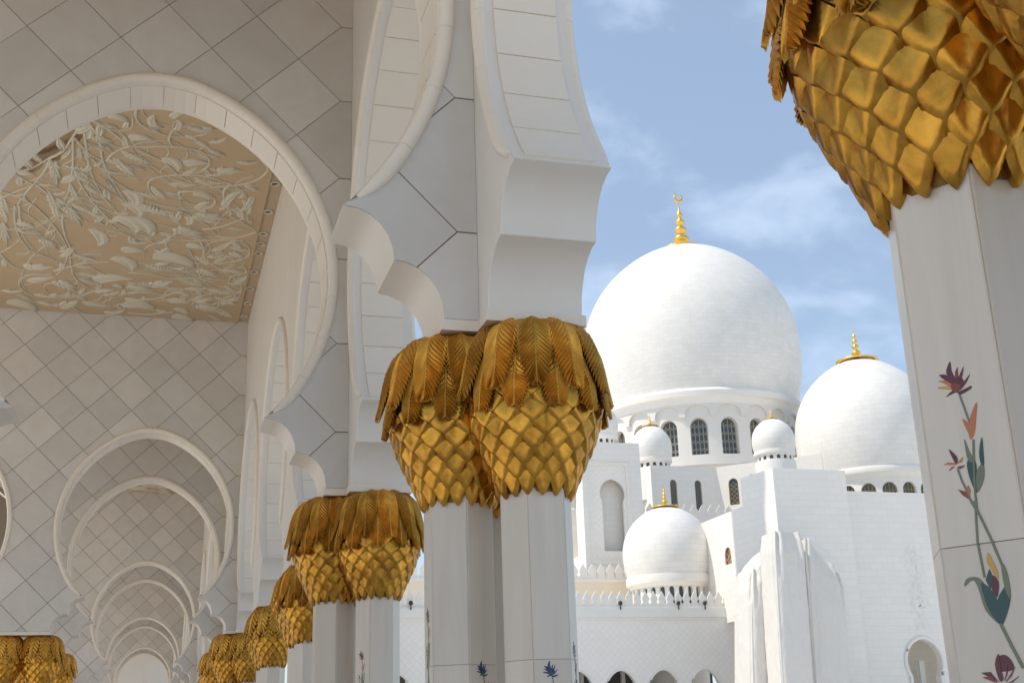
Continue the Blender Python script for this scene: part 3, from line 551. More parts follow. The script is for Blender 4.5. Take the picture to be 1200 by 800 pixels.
def palm_leaf(P, wmax, nl, low=False):
    """leaf in local cylinder space round the z axis, pointing along +X; ribbed leaflets each side of a midrib"""
    def place(s, w, h):
        r, z = curve_pt(P, min(1, max(0, s))); r2, z2 = curve_pt(P, min(1, s+.02)) if s < .97 else (r, z); r1, z1 = curve_pt(P, max(0, s-.02))
        d = Vector((r2-r1, z2-z1)).normalized(); n = Vector((-d.y, d.x)); n = -n if n.x < 0 and n.y < 0 else n
        if n.x < 0: n = -n
        drop = 1.7*w*w
        rr = r + n.x*(h-drop); zz_ = z + n.y*(h-drop); q = w/max(.16, r)
        return (rr*math.cos(q), rr*math.sin(q), zz_)
    def width(s): return wmax*sn(PI*(.17+.77*min(1, max(0, s))))**.8
    V = []; F = []; dl = .17
    for side in (1, -1):
        for i in range(nl):
            s0 = .02 + .93*i/nl; s1 = .02 + .93*(i+1)/nl; sm = (s0+s1)/2
            w1 = width(min(1, sm+dl*.5))
            ov = (s1-s0)*.10
            pts = [(s0-ov, .004, .010), (s1+ov, .004, .008), (sm, .004, .021),
                   (s0+dl*.8-ov, w1*.82, .002), (s1+dl*.8+ov, w1*.82, .0), (sm+dl*.8, w1*.82, .017), (sm+dl*1.16, w1*1.05, .003)]
            o = len(V)
            for s, w, h in pts: V.append(place(s, side*w, h))
            FF = [(0, 3, 5, 2), (2, 5, 4, 1), (3, 6, 5), (5, 6, 4)]
            F += [tuple(o+j for j in (f if side < 0 else f[::-1])) for f in FF]
    rib = MB(); n = 8 if not low else 4
    rib.tube([place(.02+.97*i/n, 0, .014) for i in range(n+1)], [.011-.006*i/n for i in range(n+1)], 5 if not low else 3)
    o = len(V); V += rib.V; F += [tuple(i+o for i in f) for f in rib.F]
    if not low:                                 # a backing sheet gives the leaf its thickness
        o = len(V); k = 9
        for i in range(k+1):
            s = i/k
            for w in (-1, -.5, 0, .5, 1): V.append(place(s, w*width(s)*.9, -.010))
        for i in range(k):
            for j in range(4): F.append((o+i*5+j, o+i*5+j+1, o+(i+1)*5+j+1, o+(i+1)*5+j))
    return V, F
NS = 16
ROWZ = [3.005, 3.075, 3.15, 3.225, 3.30, 3.375, 3.45, 3.525]
OUTF = [.55, .65, .8, .95, 1.0, 1.0, .9, .4]
def scale_shape(row, g=6):
    z0 = ROWZ[row]; r0 = prad(z0); a = PI*r0/NS*1.06; hu = .098; hd = .082
    V = []; F = []
    def pos(x, y, o):                           # x across, y up, o outwards
        z = z0 + y; r = prad(z) + o; q = x/max(.15, prad(z0)); return (r*math.cos(q), r*math.sin(q), z)
    def out(px, py, u, w):                      # flat face leaning out to a thick lower lip
        dl = min(u+1, w+1)/2; lip = .19
        face = .055*(1-.82*dl) - .010*abs(px)*(1-dl)
        return .004 + OUTF[row]*(face*min(1, .30+.70*dl/lip) - (0 if dl > 0 else .004))
    GR_ = [-1, -.70, -.55, -.2, .2, .6, 1] if g == 6 else [-1, -.64, 1]
    for i in range(g+1):
        for j in range(g+1):
            u, w = GR_[i], GR_[j]; px, py = (u-w)/2, (u+w)/2
            n1_, n2_ = abs(px)+abs(py), math.hypot(px, py)
            k = n1_/(n1_*.52+n2_*.48) if n2_ > 0 else 1
            if py > 0: k = 1
            X, Y = px*k*a, py*k*(hu if py > 0 else hd)
            crease = -.005*max(0, 1-abs(px)*9)*1
            V.append(pos(X, Y, out(px, py, u, w)+crease))
    G = lambda i, j: i*(g+1)+j
    for i in range(g):
        for j in range(g): F.append((G(i, j), G(i, j+1), G(i+1, j+1), G(i+1, j)))
    # thick lower rim going back to the body (edges i=0 and j=0 are the two lower sides)
    E1 = [G(0, j) for j in range(g, -1, -1)] + [G(i, 0) for i in range(1, g+1)]
    o = len(V)
    for e in E1:
        x, y, z = V[e]; r = math.hypot(x, y); f = (prad(z)-.012)/r if prad(z)-.012 < r else 1; V.append((x*f, y*f, z+.006))
    n_top = len(V)
    dup_ = {e: None for e in E1}; oo = len(V)
    for e in E1: V.append(V[e])
    for i in range(len(E1)-1): F.append((oo+i, oo+i+1, o+i+1, o+i))
    return V, F
def rotz(V, q): 
    c, s = math.cos(q), math.sin(q); return [(x*c-y*s, x*s+y*c, z) for x, y, z in V]
UPV, UPF = palm_leaf(UP, .113, 20); LOV, LOF = palm_leaf(LO, .092, 16)
leaf_up = mesh('palm_leaf', UPV, UPF, 'gold_leaf'); leaf_lo = mesh('palm_leaf', LOV, LOF, 'gold_leaf')
def leaf_variant(V, F, seed):
    random.seed(seed); W_ = []; k1, k2, k3 = random.uniform(-.1, .1), random.uniform(.97, 1.04), random.uniform(-.03, .03)
    for x, y, z in V:
        d = max(0, 3.95-z); q = k1*d*.8; c, s = math.cos(q), math.sin(q); f = 1 + k3*d*1.2
        W_.append(((x*c-y*s)*f, (x*s+y*c)*f, 4.0-(4.0-z)*k2))
    return mesh('palm_leaf', W_, F, 'gold_leaf')
leaf_ups = [leaf_up] + [leaf_variant(UPV, UPF, i) for i in range(4)]; leaf_los = [leaf_lo] + [leaf_variant(LOV, LOF, 9+i) for i in range(3)]
random.seed(11)
scale_me = [mesh('scale', *scale_shape(r), 'gold', smooth=True, sharp=62) for r in range(len(ROWZ))]
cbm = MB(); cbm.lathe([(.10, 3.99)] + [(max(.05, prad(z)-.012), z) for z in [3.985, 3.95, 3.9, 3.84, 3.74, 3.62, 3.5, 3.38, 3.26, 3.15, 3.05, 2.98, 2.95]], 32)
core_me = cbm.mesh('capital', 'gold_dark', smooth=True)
NL = 12
lowm = MB()
for i in range(NL):
    v_, f_ = palm_leaf(UP, .112, 8, True); lowm.add(rotz(v_, 2*PI*i/NL), f_)
    v_, f_ = palm_leaf(LO, .095, 6, True); lowm.add(rotz(v_, 2*PI*(i+.5)/NL), f_)
far_leaves = lowm.mesh('palm_leaves', 'gold_leaf')
lowm = MB()
for r in range(len(ROWZ)):
    v_, f_ = scale_shape(r, 2)
    for i in range(NS): lowm.add(rotz(v_, 2*PI*(i+.5*(r % 2))/NS), f_)
far_scales = lowm.mesh('scales', 'gold')
HXR = .22
def hexpt(k, R, rot=0): q = math.radians(-60 + 60*k + rot); return (R*math.cos(q), R*math.sin(q))
sb = MB()
for z0, z1 in ((0.45, 3.0),):
    sb.add([(*hexpt(k, HXR-.008), z0) for k in range(6)] + [(*hexpt(k, HXR-.008), z1) for k in range(6)], [(k, (k+1) % 6, 6+(k+1) % 6, 6+k) for k in range(6)] + [tuple(range(5, -1, -1)), tuple(range(6, 12))])
shaft_core = sb.mesh('shaft', 'grout')
def slab(z0, z1):
    g = .0028; Ri = HXR*.866; hw = HXR/2-g; b = MB(); c = .006
    V = [(-hw, -Ri+.012, z0), (hw, -Ri+.012, z0), (hw, -Ri+.012, z1), (-hw, -Ri+.012, z1),
         (-hw+.001, -Ri+.0015, z0), (hw-.001, -Ri+.0015, z0), (hw-.001, -Ri+.0015, z1), (-hw+.001, -Ri+.0015, z1),
         (-hw+c, -Ri-.0005, z0+.001), (hw-c, -Ri-.0005, z0+.001), (hw-c, -Ri-.0005, z1-.001), (-hw+c, -Ri-.0005, z1-.001)]
    F = [(8, 9, 10, 11)]
    for i in range(4):
        j = (i+1) % 4; F += [(i, j, 4+j, 4+i), (4+i, 4+j, 8+j, 8+i)]
    return mesh('shaft_slab', V, F, 'shaft_marble')
slab_hi, slab_lo = slab(2.0156, 2.99), slab(0.46, 2.0144)
pb = MB(); pb.add([(*hexpt(k, .30), 0) for k in range(6)] + [(*hexpt(k, .30), .36) for k in range(6)] + [(*hexpt(k, .24), .45) for k in range(6)],
    [(k, (k+1) % 6, 6+(k+1) % 6, 6+k) for k in range(6)] + [(6+k, 6+(k+1) % 6, 12+(k+1) % 6, 12+k) for k in range(6)] + [tuple(range(12, 18))])
base_me = pb.mesh('base', 'trim_marble')
sb = MB(); sb.add([(*hexpt(k, HXR), .45) for k in range(6)] + [(*hexpt(k, HXR), 3.0) for k in range(6)], [(k, (k+1) % 6, 6+(k+1) % 6, 6+k) for k in range(6)])
shaft_far = sb.mesh('shaft', 'shaft_marble')
VINES = {}
def vine_mesh(recol, key):
    if key in VINES: return VINES[key]
    b = MB(); names = sorted({recol.get(c, c) for c, _ in VINE})
    for n_, (c, P) in enumerate(VINE):
        y = -HXR*.866-.0016-.00004*n_; ar = sum(P[i][0]*P[(i+1) % len(P)][1]-P[(i+1) % len(P)][0]*P[i][1] for i in range(len(P)))
        if ar < 0: P = P[::-1]
        if len(P) >= 5 and n_ < len(VINE)-6: q_ = smoothline([P[-1]] + P + P[:2], 3); P = [tuple(p) for p in q_[3:-4]]
        vv, ff, mm = plate([tuple(p) for p in P], [], y, -HXR*.866+.0005); b.add(vv, ff, names.index(recol.get(c, c)))
    VINES[key] = b.mesh('inlaid_vine', names)
    return VINES[key]
NAVY = {'M': 'N', 'O': 'N', 'R': 'D', 'Y': 'N'}
RED = {'D': 'G'}
def column(x, y, face, detail, label, group, vines=()):
    t = thing('column', label, 'column', (x, y, 0), group, math.radians(face))
    if detail:
        obj('base', base_me, t)
        s = obj('shaft', shaft_core, t)
        for k in range(6):
            for me in (slab_hi, slab_lo): obj('shaft_slab', me, s, None, (0, 0, math.radians(60*k)))
        for k, dz, rc, key in vines: obj('inlaid_vine', vine_mesh(rc, key), s, (0, 0, dz), (0, 0, math.radians(60*k)))
    else:
        obj('shaft', shaft_far, t)
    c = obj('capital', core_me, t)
    q0 = random.uniform(0, 6.28) if detail != 2 else .13
    if detail:
        for i in range(NL):
            obj('palm_leaf', random.choice(leaf_ups), c, None, (0, 0, q0 + 2*PI*i/NL + random.uniform(-.02, .02)))
            obj('palm_leaf', random.choice(leaf_los), c, None, (0, 0, q0 + 2*PI*(i+.5)/NL + random.uniform(-.02, .02)))
        for r, me in enumerate(scale_me):
            for i in range(NS): obj('scale', me, c, None, (0, 0, q0 + 2*PI*(i+.5*(r % 2))/NS + random.uniform(-.008, .008)))
    else:
        for me, nm in ((far_leaves, 'palm_leaves'), (far_scales, 'scales')): obj(nm, me, c, None, (0, 0, q0), kind='stuff')
    return t
GR = 'gold headed columns of the courtyard row'
CR = .38
column(2.09, 2.60, 180, 1, 'large close column at right edge with red and orange inlaid flower vine', GR, ((2, 0, {}, 'red'), (1, -1.2, NAVY, 'navy')))
column(2.09, 1.84, 0, 1, 'closest column, only a corner of its gold capital showing at top right', GR)
LBL = {1: ('big', 'of the large double capital in the middle'), 2: ('second', 'of the second double capital down the row'), 3: ('third', 'of the third capital down the row'), 4: ('fourth', 'of the fourth capital down the row'), 5: ('fifth', 'of the fifth capital, by the far tiled wall')}
for k in range(1, 19):
    y = PY(k); d = 1 if k <= 3 else 0
    w = LBL[k][1] if k in LBL else f'of the {NTH[k-1]} pier down the row, far beyond the tiled wall'
    far = k not in LBL
    vn = {1: ((0, -.47, NAVY, 'navy'), (1, -.36, NAVY, 'navy')), 2: ((5, -.02, RED, 'redleaf'),)}.get(k, ())
    vl = {1: ((0, -.12, RED, 'redleaf'), (2, -.44, NAVY, 'navy'))}.get(k, ())
    column(XL, y-CR, 0, d, 'gold headed column nearest the viewer ' + w if not far else 'small gold headed column ' + w, GR, vn)
    if k in WALLS: column(XL-CR, y, -90, d, 'gold headed column on the nave side ' + w if not far else 'small gold headed column ' + w, GR, vl)
    column(XL, y+CR, 180, 0, 'gold headed column hidden at the back ' + w if not far else 'small gold headed column ' + w, GR)
GL = 'gold headed columns at lower left'
for k, w in ((5, 'under the far tiled wall'), (6, 'just behind the far tiled wall')):
    for s, ww in ((1, 'right hand'), (-1, 'left hand')):
        column(XC-SX + s*CR, PY(k), 90*s, 0, f'{ww} gold headed column at lower left {w}', GL)
for k in (1, 2, 9, 10):
    for s in (1, -1): column(XC-SX + s*CR, PY(k), 90*s, 0, 'gold headed column of the left row hidden out of view', 'left row columns out of view')
# ------------------------------------------------------------------ across the courtyard: colonnade, tower, hall, domes
def keyhole(cx, zs, w, zb, top=None, waist=.80, n=10):
    """pointed horseshoe opening: bulb of half width w centred at zs, legs of half width w*waist down to zb"""
    R = w*1.12; c = R - w; a0 = -math.acos((w*waist + c)/R); a1 = math.acos(c/R)
    A = [(-c + R*math.cos(a0+(a1-a0)*i/n), zs + R*math.sin(a0+(a1-a0)*i/n)) for i in range(n+1)]
    r = [(w*waist, zb), (w*waist, A[0][1]-.02*w)] + A
    return [(cx+u, z) for u, z in r] + [(cx-u, z) for u, z in reversed(r[:-1])]
def roundarch(cx, zb, zt, w, n=8):
    zs = zt - w*1.12
    A = [(w*math.cos(PI/2*i/n), zs + w*1.12*math.sin(PI/2*i/n)) for i in range(n+1)]
    r = [(w, zb)] + A
    return [(cx+u, z) for u, z in r] + [(cx-u, z) for u, z in reversed(r[:-1])]
def add_plate(name, outer, holes, y0, y1, m, parent=None, fmap=None, uv=uvxz, **k):
    V, F, M = plate(outer, holes, y0, y1, fmap); return obj(name, mesh(name, V, F, m, uv=uv, **k), parent)
def rect(x0, x1, z0, z1): return [(x0, z0), (x1, z0), (x1, z1), (x0, z1)]
def add_box(name, a, b, m, parent=None, uv=uvxz, **k):
    bb = MB(); bb.box(a, b); return obj(name, bb.mesh(name, m, uv=uv), parent, **k)
# merlon: lotus bud cresting
def merlon_mesh(w, h, th=.16):
    half = [(.47, 0), (.47, .17), (.36, .23), (.31, .29), (.38, .38), (.45, .48), (.40, .60), (.26, .73), (.13, .86), (0, 1.0)]
    P = [(x*w, z*h) for x, z in half] + [(-x*w, z*h) for x, z in reversed(half[:-1])]
    V, F, M = plate(P, [], 0, th); return mesh('merlon', V, F, 'plain_white')
def merlon_row(parent, x0, x1, y, z, step, h):
    me = merlon_mesh(step*.98, h); n = int((x1-x0)/step)
    for i in range(n+1): obj('merlon', me, parent, (x0 + i*step, y, z))
def floodlight(px, py, Y, label):
    p = at(px, py, Y); t = thing('floodlight', label, 'floodlight', p, 'floodlights on the parapet')
    b = MB(); b.lathe([(.01, .25), (.16, .22), (.23, .09), (.25, -.05), (.2, -.2), (.01, -.24)], 12); obj('lamp_head', b.mesh('lamp_head', 'black_metal', smooth=True), t)
    b = MB(); b.box((-.06, -.06, -.75), (.06, .06, -.2)); obj('bracket', b.mesh('bracket', 'black_metal'), t)

YA = 135
AX = at(777, 783, YA).x
t = thing('courtyard_arcade', 'white colonnade wall across the courtyard with a lotus cresting and pointed arches', 'building', (0, 0, 0))
zt = 14.68
arches = []
for k in range(-6, 2):
    cx = AX + k*5.25; hw = 2.05
    arches.append([(cx+u*1.06, z) for u, z in [(1.85, -.02), (1.55, 4.4)] + arch_arc(2.33, .0, 10) + [(-u, z) for u, z in reversed([(1.85, -.02), (1.55, 4.4)] + arch_arc(2.33, 0, 10)[:-1])]])
zA = at(777, 783, YA).z
sc = (zA - 4.77)/(8.48 - 4.77)
arches = [[(x, z if z < 4.77 else 4.77 + (z-4.77)*sc) for x, z in a] for a in arches]
x0a, x1a = 24.5, 68.0
def notch(x0, x1, zb, zt, hs):
    o = [(x0, zb)]
    for h in hs: o += [(x, zb if z < 0 else z) for x, z in reversed(h)]
    return o + [(x1, zb), (x1, zt), (x0, zt)]
add_plate('wall', notch(x0a, x1a, -.02, zt, arches), [], YA, YA+.8, 'net_marble', t)
for a in arches:
    P = [(x, YA-.02, z) for x, z in a]; b = MB(); b.tube(P, .13, 6); obj('arch_moulding', b.mesh('arch_moulding', 'plain_white', smooth=True), t)
add_box('cornice', (x0a, YA-.22, zt), (x1a, YA+.9, 15.78), 'plain_white', t)
add_box('cornice_band', (x0a, YA-.10, zt-.30), (x1a, YA-.002, zt-.004), 'plain_white', t)
add_box('parapet_base', (x0a, YA-.05, 15.784), (x1a, YA+.5, 16.0), 'plain_white', t)
add_box('roof', (x0a, YA+.82, 14.0), (x1a, YA+16, 14.6), 'plain_white', t)
add_box('back_wall', (x0a, YA+9, -.02), (x1a, YA+9.6, 14.0), 'deep_hall_shade', t)  # shade of the deep hall painted as a near-black wall colour
b = MB()
for k in range(-6, 2):
    cx = AX + (k+.5)*5.25
    for yy in (YA+6.0,): b.box((cx-.22, yy, -.02), (cx+.22, yy+.45, 14.0))
obj('inner_piers', b.mesh('inner_piers', 'plain_white'), t)
merlon_row(t, at(470, 712, YA).x, x1a-.3, YA+.1, 16.0, 1.045, 1.75)
for i, (px, py, w) in enumerate(((727, 706, 'black floodlight on the parapet left of the small front dome'), (795, 706, 'black floodlight in front of the middle of the small front dome'), (826, 706, 'black floodlight on the parapet under the right edge of the small front dome'), (481.5, 706, 'black floodlight seen in the gap between two gold headed columns'))):
    floodlight(px, py, YA-.3, w)
# terrace behind it
t = thing('terrace_wall', 'low terrace wall tinted for warm reflected light, with lotus cresting behind the colonnade parapet', 'wall', (0, 0, 0))
YT = 150.5; pz = at(700, 682, YT).z
add_box('wall', (18, YT, 14.6), (at(748, 682, YT).x + 9, YT+.6, pz), 'bounce_tinted_stone', t)  # yellowish reflected light is put into this wall's base colour
add_box('coping', (18, YT-.15, pz+.004), (at(748, 682, YT).x + 3, YT+.75, pz+.45), 'plain_white', t)
merlon_row(t, at(473, 680, YT).x, at(748, 680, YT).x, YT, pz+.45, 1.25, at(700, 660, YT).z - pz - .45)

def finial(parent, c, h, crescent=False, disc=None):
    """gold finial of stacked beads on a rim disc, base at c, height h"""
    P = [(.30, -.02), (.36, .0), (.355, .018), (.25, .055), (.13, .085), (.07, .12), (.05, .15), (.105, .20), (.125, .245), (.10, .29), (.05, .325), (.045, .345), (.085, .39), (.098, .425), (.08, .46), (.04, .49), (.036, .51), (.068, .55), (.075, .58), (.06, .61), (.03, .64), (.026, .66), (.048, .70), (.05, .73), (.03, .77), (.016, .80), (.012, .88), (.004, .93), (.001, 1.0)]
    dz = disc or .36
    P = [((r*dz/.36 if z < .06 else r)*h, z*h*(.86 if crescent else 1)) for r, z in P]
    b = MB(); b.lathe(P, 20, c); f = obj('finial', b.mesh('finial', 'finial_gold', smooth=True), parent)
    if crescent:
        n = 26; R = .085*h; V = []; Fs = []; cz = c[2]+.915*h
        for i in range(n+1):
            q = math.radians(115 + 310*(i/n)) ; th_ = .045*h*max(0, math.sin(PI*i/n))**.7 + .004*h
            V.append((math.cos(q)*(R), math.sin(q)*R, th_))
        b = MB()
        pts = []; rr = []
        for i in range(n+1):
            q = math.radians(100 + 340*i/n); th_ = .020*h*max(0, math.sin(PI*i/n))**.8 + .002*h
            pts.append((c[0] + (R-th_)*math.cos(q)*.9, c[1], cz + (R-th_)*math.sin(q))); rr.append(th_)
        b.tube(pts, rr, 8); obj('crescent', b.mesh('crescent', 'finial_gold', smooth=True), f)
DPROF = [(.925, 0), (.955, .10), (.982, .22), (.997, .35), (1.0, .46), (.992, .57), (.965, .70), (.917, .82), (.845, .94), (.752, 1.05), (.635, 1.15), (.505, 1.235), (.37, 1.30), (.225, 1.347), (.10, 1.368), (.0, 1.375)]
def dome_shell(parent, c, R, H=1.375, n=96, m='dome_marble', prof=None):
    P = prof or DPROF; k = H/1.375; PP = smoothline([(r, z) for r, z in P], 3)
    b = MB(); V = []; F = []; UV = []; q = len(PP); L = [0]
    for i in range(1, q): L.append(L[-1] + (Vector(PP[i])-Vector(PP[i-1])).length*R)
    me = None
    for i in range(n+1):
        a = 2*PI*i/n
        for j, p in enumerate(PP): V.append((c[0]+max(.0005, p[0])*R*math.cos(a), c[1]+max(.0005, p[0])*R*math.sin(a), c[2]+p[1]*R*k)); UV.append((a*R, L[j]))
    for i in range(n):
        for j in range(q-1): F.append((i*q+j, (i+1)*q+j, (i+1)*q+j+1, i*q+j+1))
    me = mesh('shell', V, F, m, smooth=True)
    l = me.uv_layers.new(name='UVMap')
    for i, lp in enumerate(me.loops): l.data[i].uv = UV[lp.vertex_index]
    return obj('shell', me, parent)
def drum(parent, c, R, z0, z1, nwin, ww, wz0, wz1, th, m, lat, hood=None, glass='glass_dark', a_off=0.0, dense=True):
    """cylindrical drum of window bays; each bay is a curved slab with an arched hole, each window its own part"""
    bw = 2*PI*R/nwin; k = 6
    def cyl(a0): return lambda u, y, z: (c[0] + (R-y)*math.cos(a0+u/R), c[1] + (R-y)*math.sin(a0+u/R), z)
    def edge(z, rev=False):
        P = [(-bw/2 + bw*i/k, z) for i in range(k+1)]; return P[::-1] if rev else P
    b = MB(); hb = MB()
    for i in range(nwin):
        a0 = a_off + 2*PI*i/nwin
        if math.cos(a0 - math.atan2(-c[1], -c[0])) < -.25: continue    # the far side cannot be seen from the arcade
        V, F, M = plate(edge(z0) + edge(z1, True), [roundarch(0, wz0, wz1, ww)], 0, th, cyl(a0)); b.add(V, F)
        if hood:
            hz0, hz1, hw = hood
            arc = [(hw*bw*math.cos(PI*j/10), hz0 + (hz1-hz0)*.72*max(0, math.sin(PI*j/10))**.85) for j in range(11)]
            o = [(-bw/2, hz0 - (hz1-hz0)*.18)] + [(-hw*bw, hz0-(hz1-hz0)*.18)] + arc[::-1] + [(hw*bw, hz0-(hz1-hz0)*.18), (bw/2, hz0-(hz1-hz0)*.18)] + edge(hz1 + .0, True)
            V, F, M = plate(o, [], -.45, -.003, cyl(a0)); hb.add(V, F)
        w = MB(); r0 = R - th*.75
        f = lambda u, z, rr=r0: (c[0]+rr*math.cos(a0+u/R), c[1]+rr*math.sin(a0+u/R), z)
        arch = roundarch(0, wz0, wz1, ww*1.02, 6)
        w.add([f(u, z) for u, z in arch], [tuple(range(len(arch)))])
        wo = obj('window', w.mesh('window', glass), parent)
        l = MB(); t_ = ww*.045; rr = r0 + .04
        G = lambda u, z: f(u, z, rr)
        l.tube([G(u, z) for u, z in roundarch(0, wz0, wz1, ww*.96, 6)], t_*1.6, 4)
        if dense:
            hgt = wz1-wz0; st = ww*.9
            for q in range(-1, 2): l.tube([G(q*ww*.5, wz0), G(q*ww*.5, wz1-ww*(.12+.35*abs(q)))], t_, 4)
            zq = wz0 + st*.5
            while zq < wz1 - ww*.5:
                l.tube([G(-ww, zq), G(-ww*.5, zq+st*.5), G(0, zq), G(ww*.5, zq+st*.5), G(ww, zq)], t_, 4)
                l.tube([G(-ww, zq+st*.5), G(-ww*.5, zq), G(0, zq+st*.5), G(ww*.5, zq), G(ww, zq+st*.5)], t_, 4)
                zq += st
        obj('lattice', l.mesh('lattice', lat), wo)
    obj('drum', b.mesh('drum', m, smooth=True, sharp=35), parent)
    if hood: obj('blind_arches', hb.mesh('blind_arches', m, smooth=True, sharp=35), parent)
def ring(parent, c, prof, name='cornice', m='plain_white', n=96):
    b = MB(); b.lathe(prof, n, c); return obj(name, b.mesh(name, m, smooth=True, sharp=35), parent)
# main dome
Y = 190; c = at(813, 464, Y); pm = ppm(817, 462, Y); R = 127/pm; c.z = at(817, 450, Y - R*.95).z
t = thing('dome', 'largest white dome in the middle, with crescent finial and tall lattice windows in its drum', 'dome', (0, 0, 0), 'domes of the mosque')
zb = c.z; H = (at(800, 293, Y).z - zb)/R
dome_shell(t, (c.x, Y, zb), R, H, 128)
finial(t, (c.x, Y, zb + H*R - .35), (288-224)/pm*1.22, True, .36)
ring(t, (c.x, Y, zb), [(R*.91, .1), (R*.955, -.1), (R*.975, -.6), (R*.972, -1.5), (R*.945, -1.75), (R*.93, -2.6), (R*.90, -2.7)])
Rd = R*.905; zd = at(817, 541, Y - Rd).z; wzb, wzt = at(817, 531, Y-Rd+1).z, at(817, 488, Y-Rd+1).z
drum(t, (c.x, Y), Rd, zd, zb-1.6, 22, 1.42, wzb, wzt, 1.3, 'hall_marble', 'lattice', hood=(wzt+.55, zb-2.2, .40), a_off=-PI/2-.42)
ring(t, (c.x, Y, zd), [(Rd*.9, .01), (Rd+.5, 0), (Rd+.7, -.3), (Rd+2.4, -2.6), (Rd+2.5, -8)], 'drum_skirt', n=8)
ib = MB(); ib.lathe([(Rd-1.3, zd-2), (Rd-1.3, zb)], 48, (c.x, Y, 0)); obj('drum_core', ib.mesh('drum_core', 'plain_white', smooth=True), t)
# right hand dome
Y = 165; c = at(1020, 549, Y); pm = ppm(1012, 549, Y); R = 83/pm; c.z = at(1012, 542, Y-R*.95).z; zb = c.z; H = (at(1008, 423, Y).z - zb)/R
t = thing('dome', 'broad white dome beside the large one, partly hidden by the right hand column', 'dome', (0, 0, 0), 'domes of the mosque')
dome_shell(t, (c.x, Y, zb), R, H, 96)
finial(t, (c.x, Y, zb + H*R - .12), 44/pm, False, .58)
ring(t, (c.x, Y, zb), [(R*.91, .1), (R*.945, -.05), (R*.955, -.4), (R*.95, -.85), (R*.92, -1.0), (R*.905, -1.6), (R*.88, -1.7)])
zd = at(1012, 578, Y-R*.885).z
drum(t, (c.x, Y), R*.885, zd, zb-1.0, 20, 1.12, zd+.1, at(1012, 562, Y-R*.885).z, .6, 'plain_white', 'lattice_gold', a_off=-1.9, glass='glass_dark')
ib = MB(); ib.lathe([(R*.80, zd-8), (R*.80, zb)], 32, (c.x, Y, 0)); obj('drum_core', ib.mesh('drum_core', 'plain_white', smooth=True), t)
# small domes
def small_dome(label, px, py_base, py_top, Y, Rpx, fin, dr, nwin, lat='lattice_gold', windows=True, skirt=1.6):
    c = at(px, py_base, Y); pm = ppm(px, py_base, Y); R = Rpx/pm; zb = c.z; H = (at(px, py_top, Y).z - zb)/R
    t = thing('dome', label, 'dome', (0, 0, 0), 'domes of the mosque')
    dome_shell(t, (c.x, Y, zb), R, H, 64)
    finial(t, (c.x, Y, zb + H*R - .06), fin/pm, False, .62)
    ring(t, (c.x, Y, zb), [(R*.90, .05), (R*.955, 0), (R*.965, -.10*R), (R*.955, -.17*R), (R*.90, -.20*R), (R*.86, -.26*R)], n=64)
    h = dr/pm; zd = zb - .20*R - h
    wz1 = zb - .26*R
    drum(t, (c.x, Y), R*.85, zd, zb-.2*R, nwin, 2*PI*R*.85/nwin*.27, zd+h*.12, wz1, R*.09, 'plain_white', lat, dense=False, glass='glass_dark' if windows else 'glass_dark', a_off=-PI/2+.1)
    ib = MB(); ib.lathe([(R*.70, zd-2*R), (R*.70, zb)], 24, (c.x, Y, 0)); obj('drum_core', ib.mesh('drum_core', 'plain_white', smooth=True), t)
    ring(t, (c.x, Y, zd), [(R*.7, .02), (R*.93, 0), (R*.95, -.2*R), (R*.95, -skirt*R)], 'drum_skirt', n=48)
    return t
small_dome('small white dome low in front, standing on the colonnade roof above the cresting', 785, 677, 594, 143.2, 53.5, 28, 30, 26, lat='plain_white', skirt=.35)
small_dome('little white dome on the hall roof, just left of the tall drum windows', 764.5, 539, 499, 169, 23.8, 16, 7, 16)
small_dome('little white dome just right of the tall drum windows, on the tall box', 907.5, 530, 491, 150, 25, 14, 7, 16)
small_dome('little white dome on the left tower, half hidden by the gold capital', 703, 512, 474, 160, 22, 16, 8, 16)
small_dome('white dome showing as a tiny sliver behind the right hand column', 1104, 560, 428, 200, 46, 30, 10, 16)
# tower with keyhole niche
YT = 153; xl, xr_ = at(680, 518, YT).x, at(748.5, 518, YT).x; zt = at(714, 518, YT).z; zb_ = 14.6
P_ = lambda px, py, Y=YT: at(px, py, Y)
t = thing('portal_tower', 'white square tower with keyhole niche in a framed panel, left of the small front dome', 'tower', (0, 0, 0))
f0, f1 = P_(692.5, 545), P_(736.5, 655)
n0, n1 = P_(703, 575), P_(733, 645); kcx = (P_(717, 578).x); kw = (P_(732, 578).x - P_(702.5, 578).x)/2
fr = rect(f0.x, P_(736, 600).x, f1.z, f0.z); kh = keyhole(kcx+.15, P_(717, 578).z, kw, P_(717, 645).z, waist=.84)
add_plate('front', rect(xl, xr_, zb_, zt), [fr], YT, YT+.22, 'hall_marble', t)
add_plate('niche_panel', rect(f0.x-.4, P_(736, 600).x+.4, f1.z-.4, f0.z+.4), [kh], YT+.225, YT+.6, 'net_marble', t)
add_box('niche_back', (xl+.4, YT+1.9, zb_), (xr_-.4, YT+2.1, zt-.5), 'hall_marble', t)
b = MB()
q = [(p[0], YT-.03, p[1]) for p in rect(f0.x-.55, P_(736, 600).x+.55, f1.z-.7, f0.z+.55)]; b.tube(q + [q[0]], .09, 4); obj('panel_frame', b.mesh('panel_frame', 'plain_white'), t)
fside = lambda u, y, z: (xl - .002 + y, u, z)
add_plate('side', [(YT+.24, zb_), (YT+9, zb_), (YT+9, zt), (YT+.24, zt)], [keyhole(YT+4.4, P_(717, 580).z, 1.7, P_(717, 648).z, waist=.84)], 0, 1.2, 'hall_marble', t, lambda u, y, z: (xl + y, u, z), uv=uvyz)
add_box('side_niche_back', (xl+1.6, YT+2.2, zb_), (xl+1.7, YT+8.8, zt-.5), 'hall_marble', t)
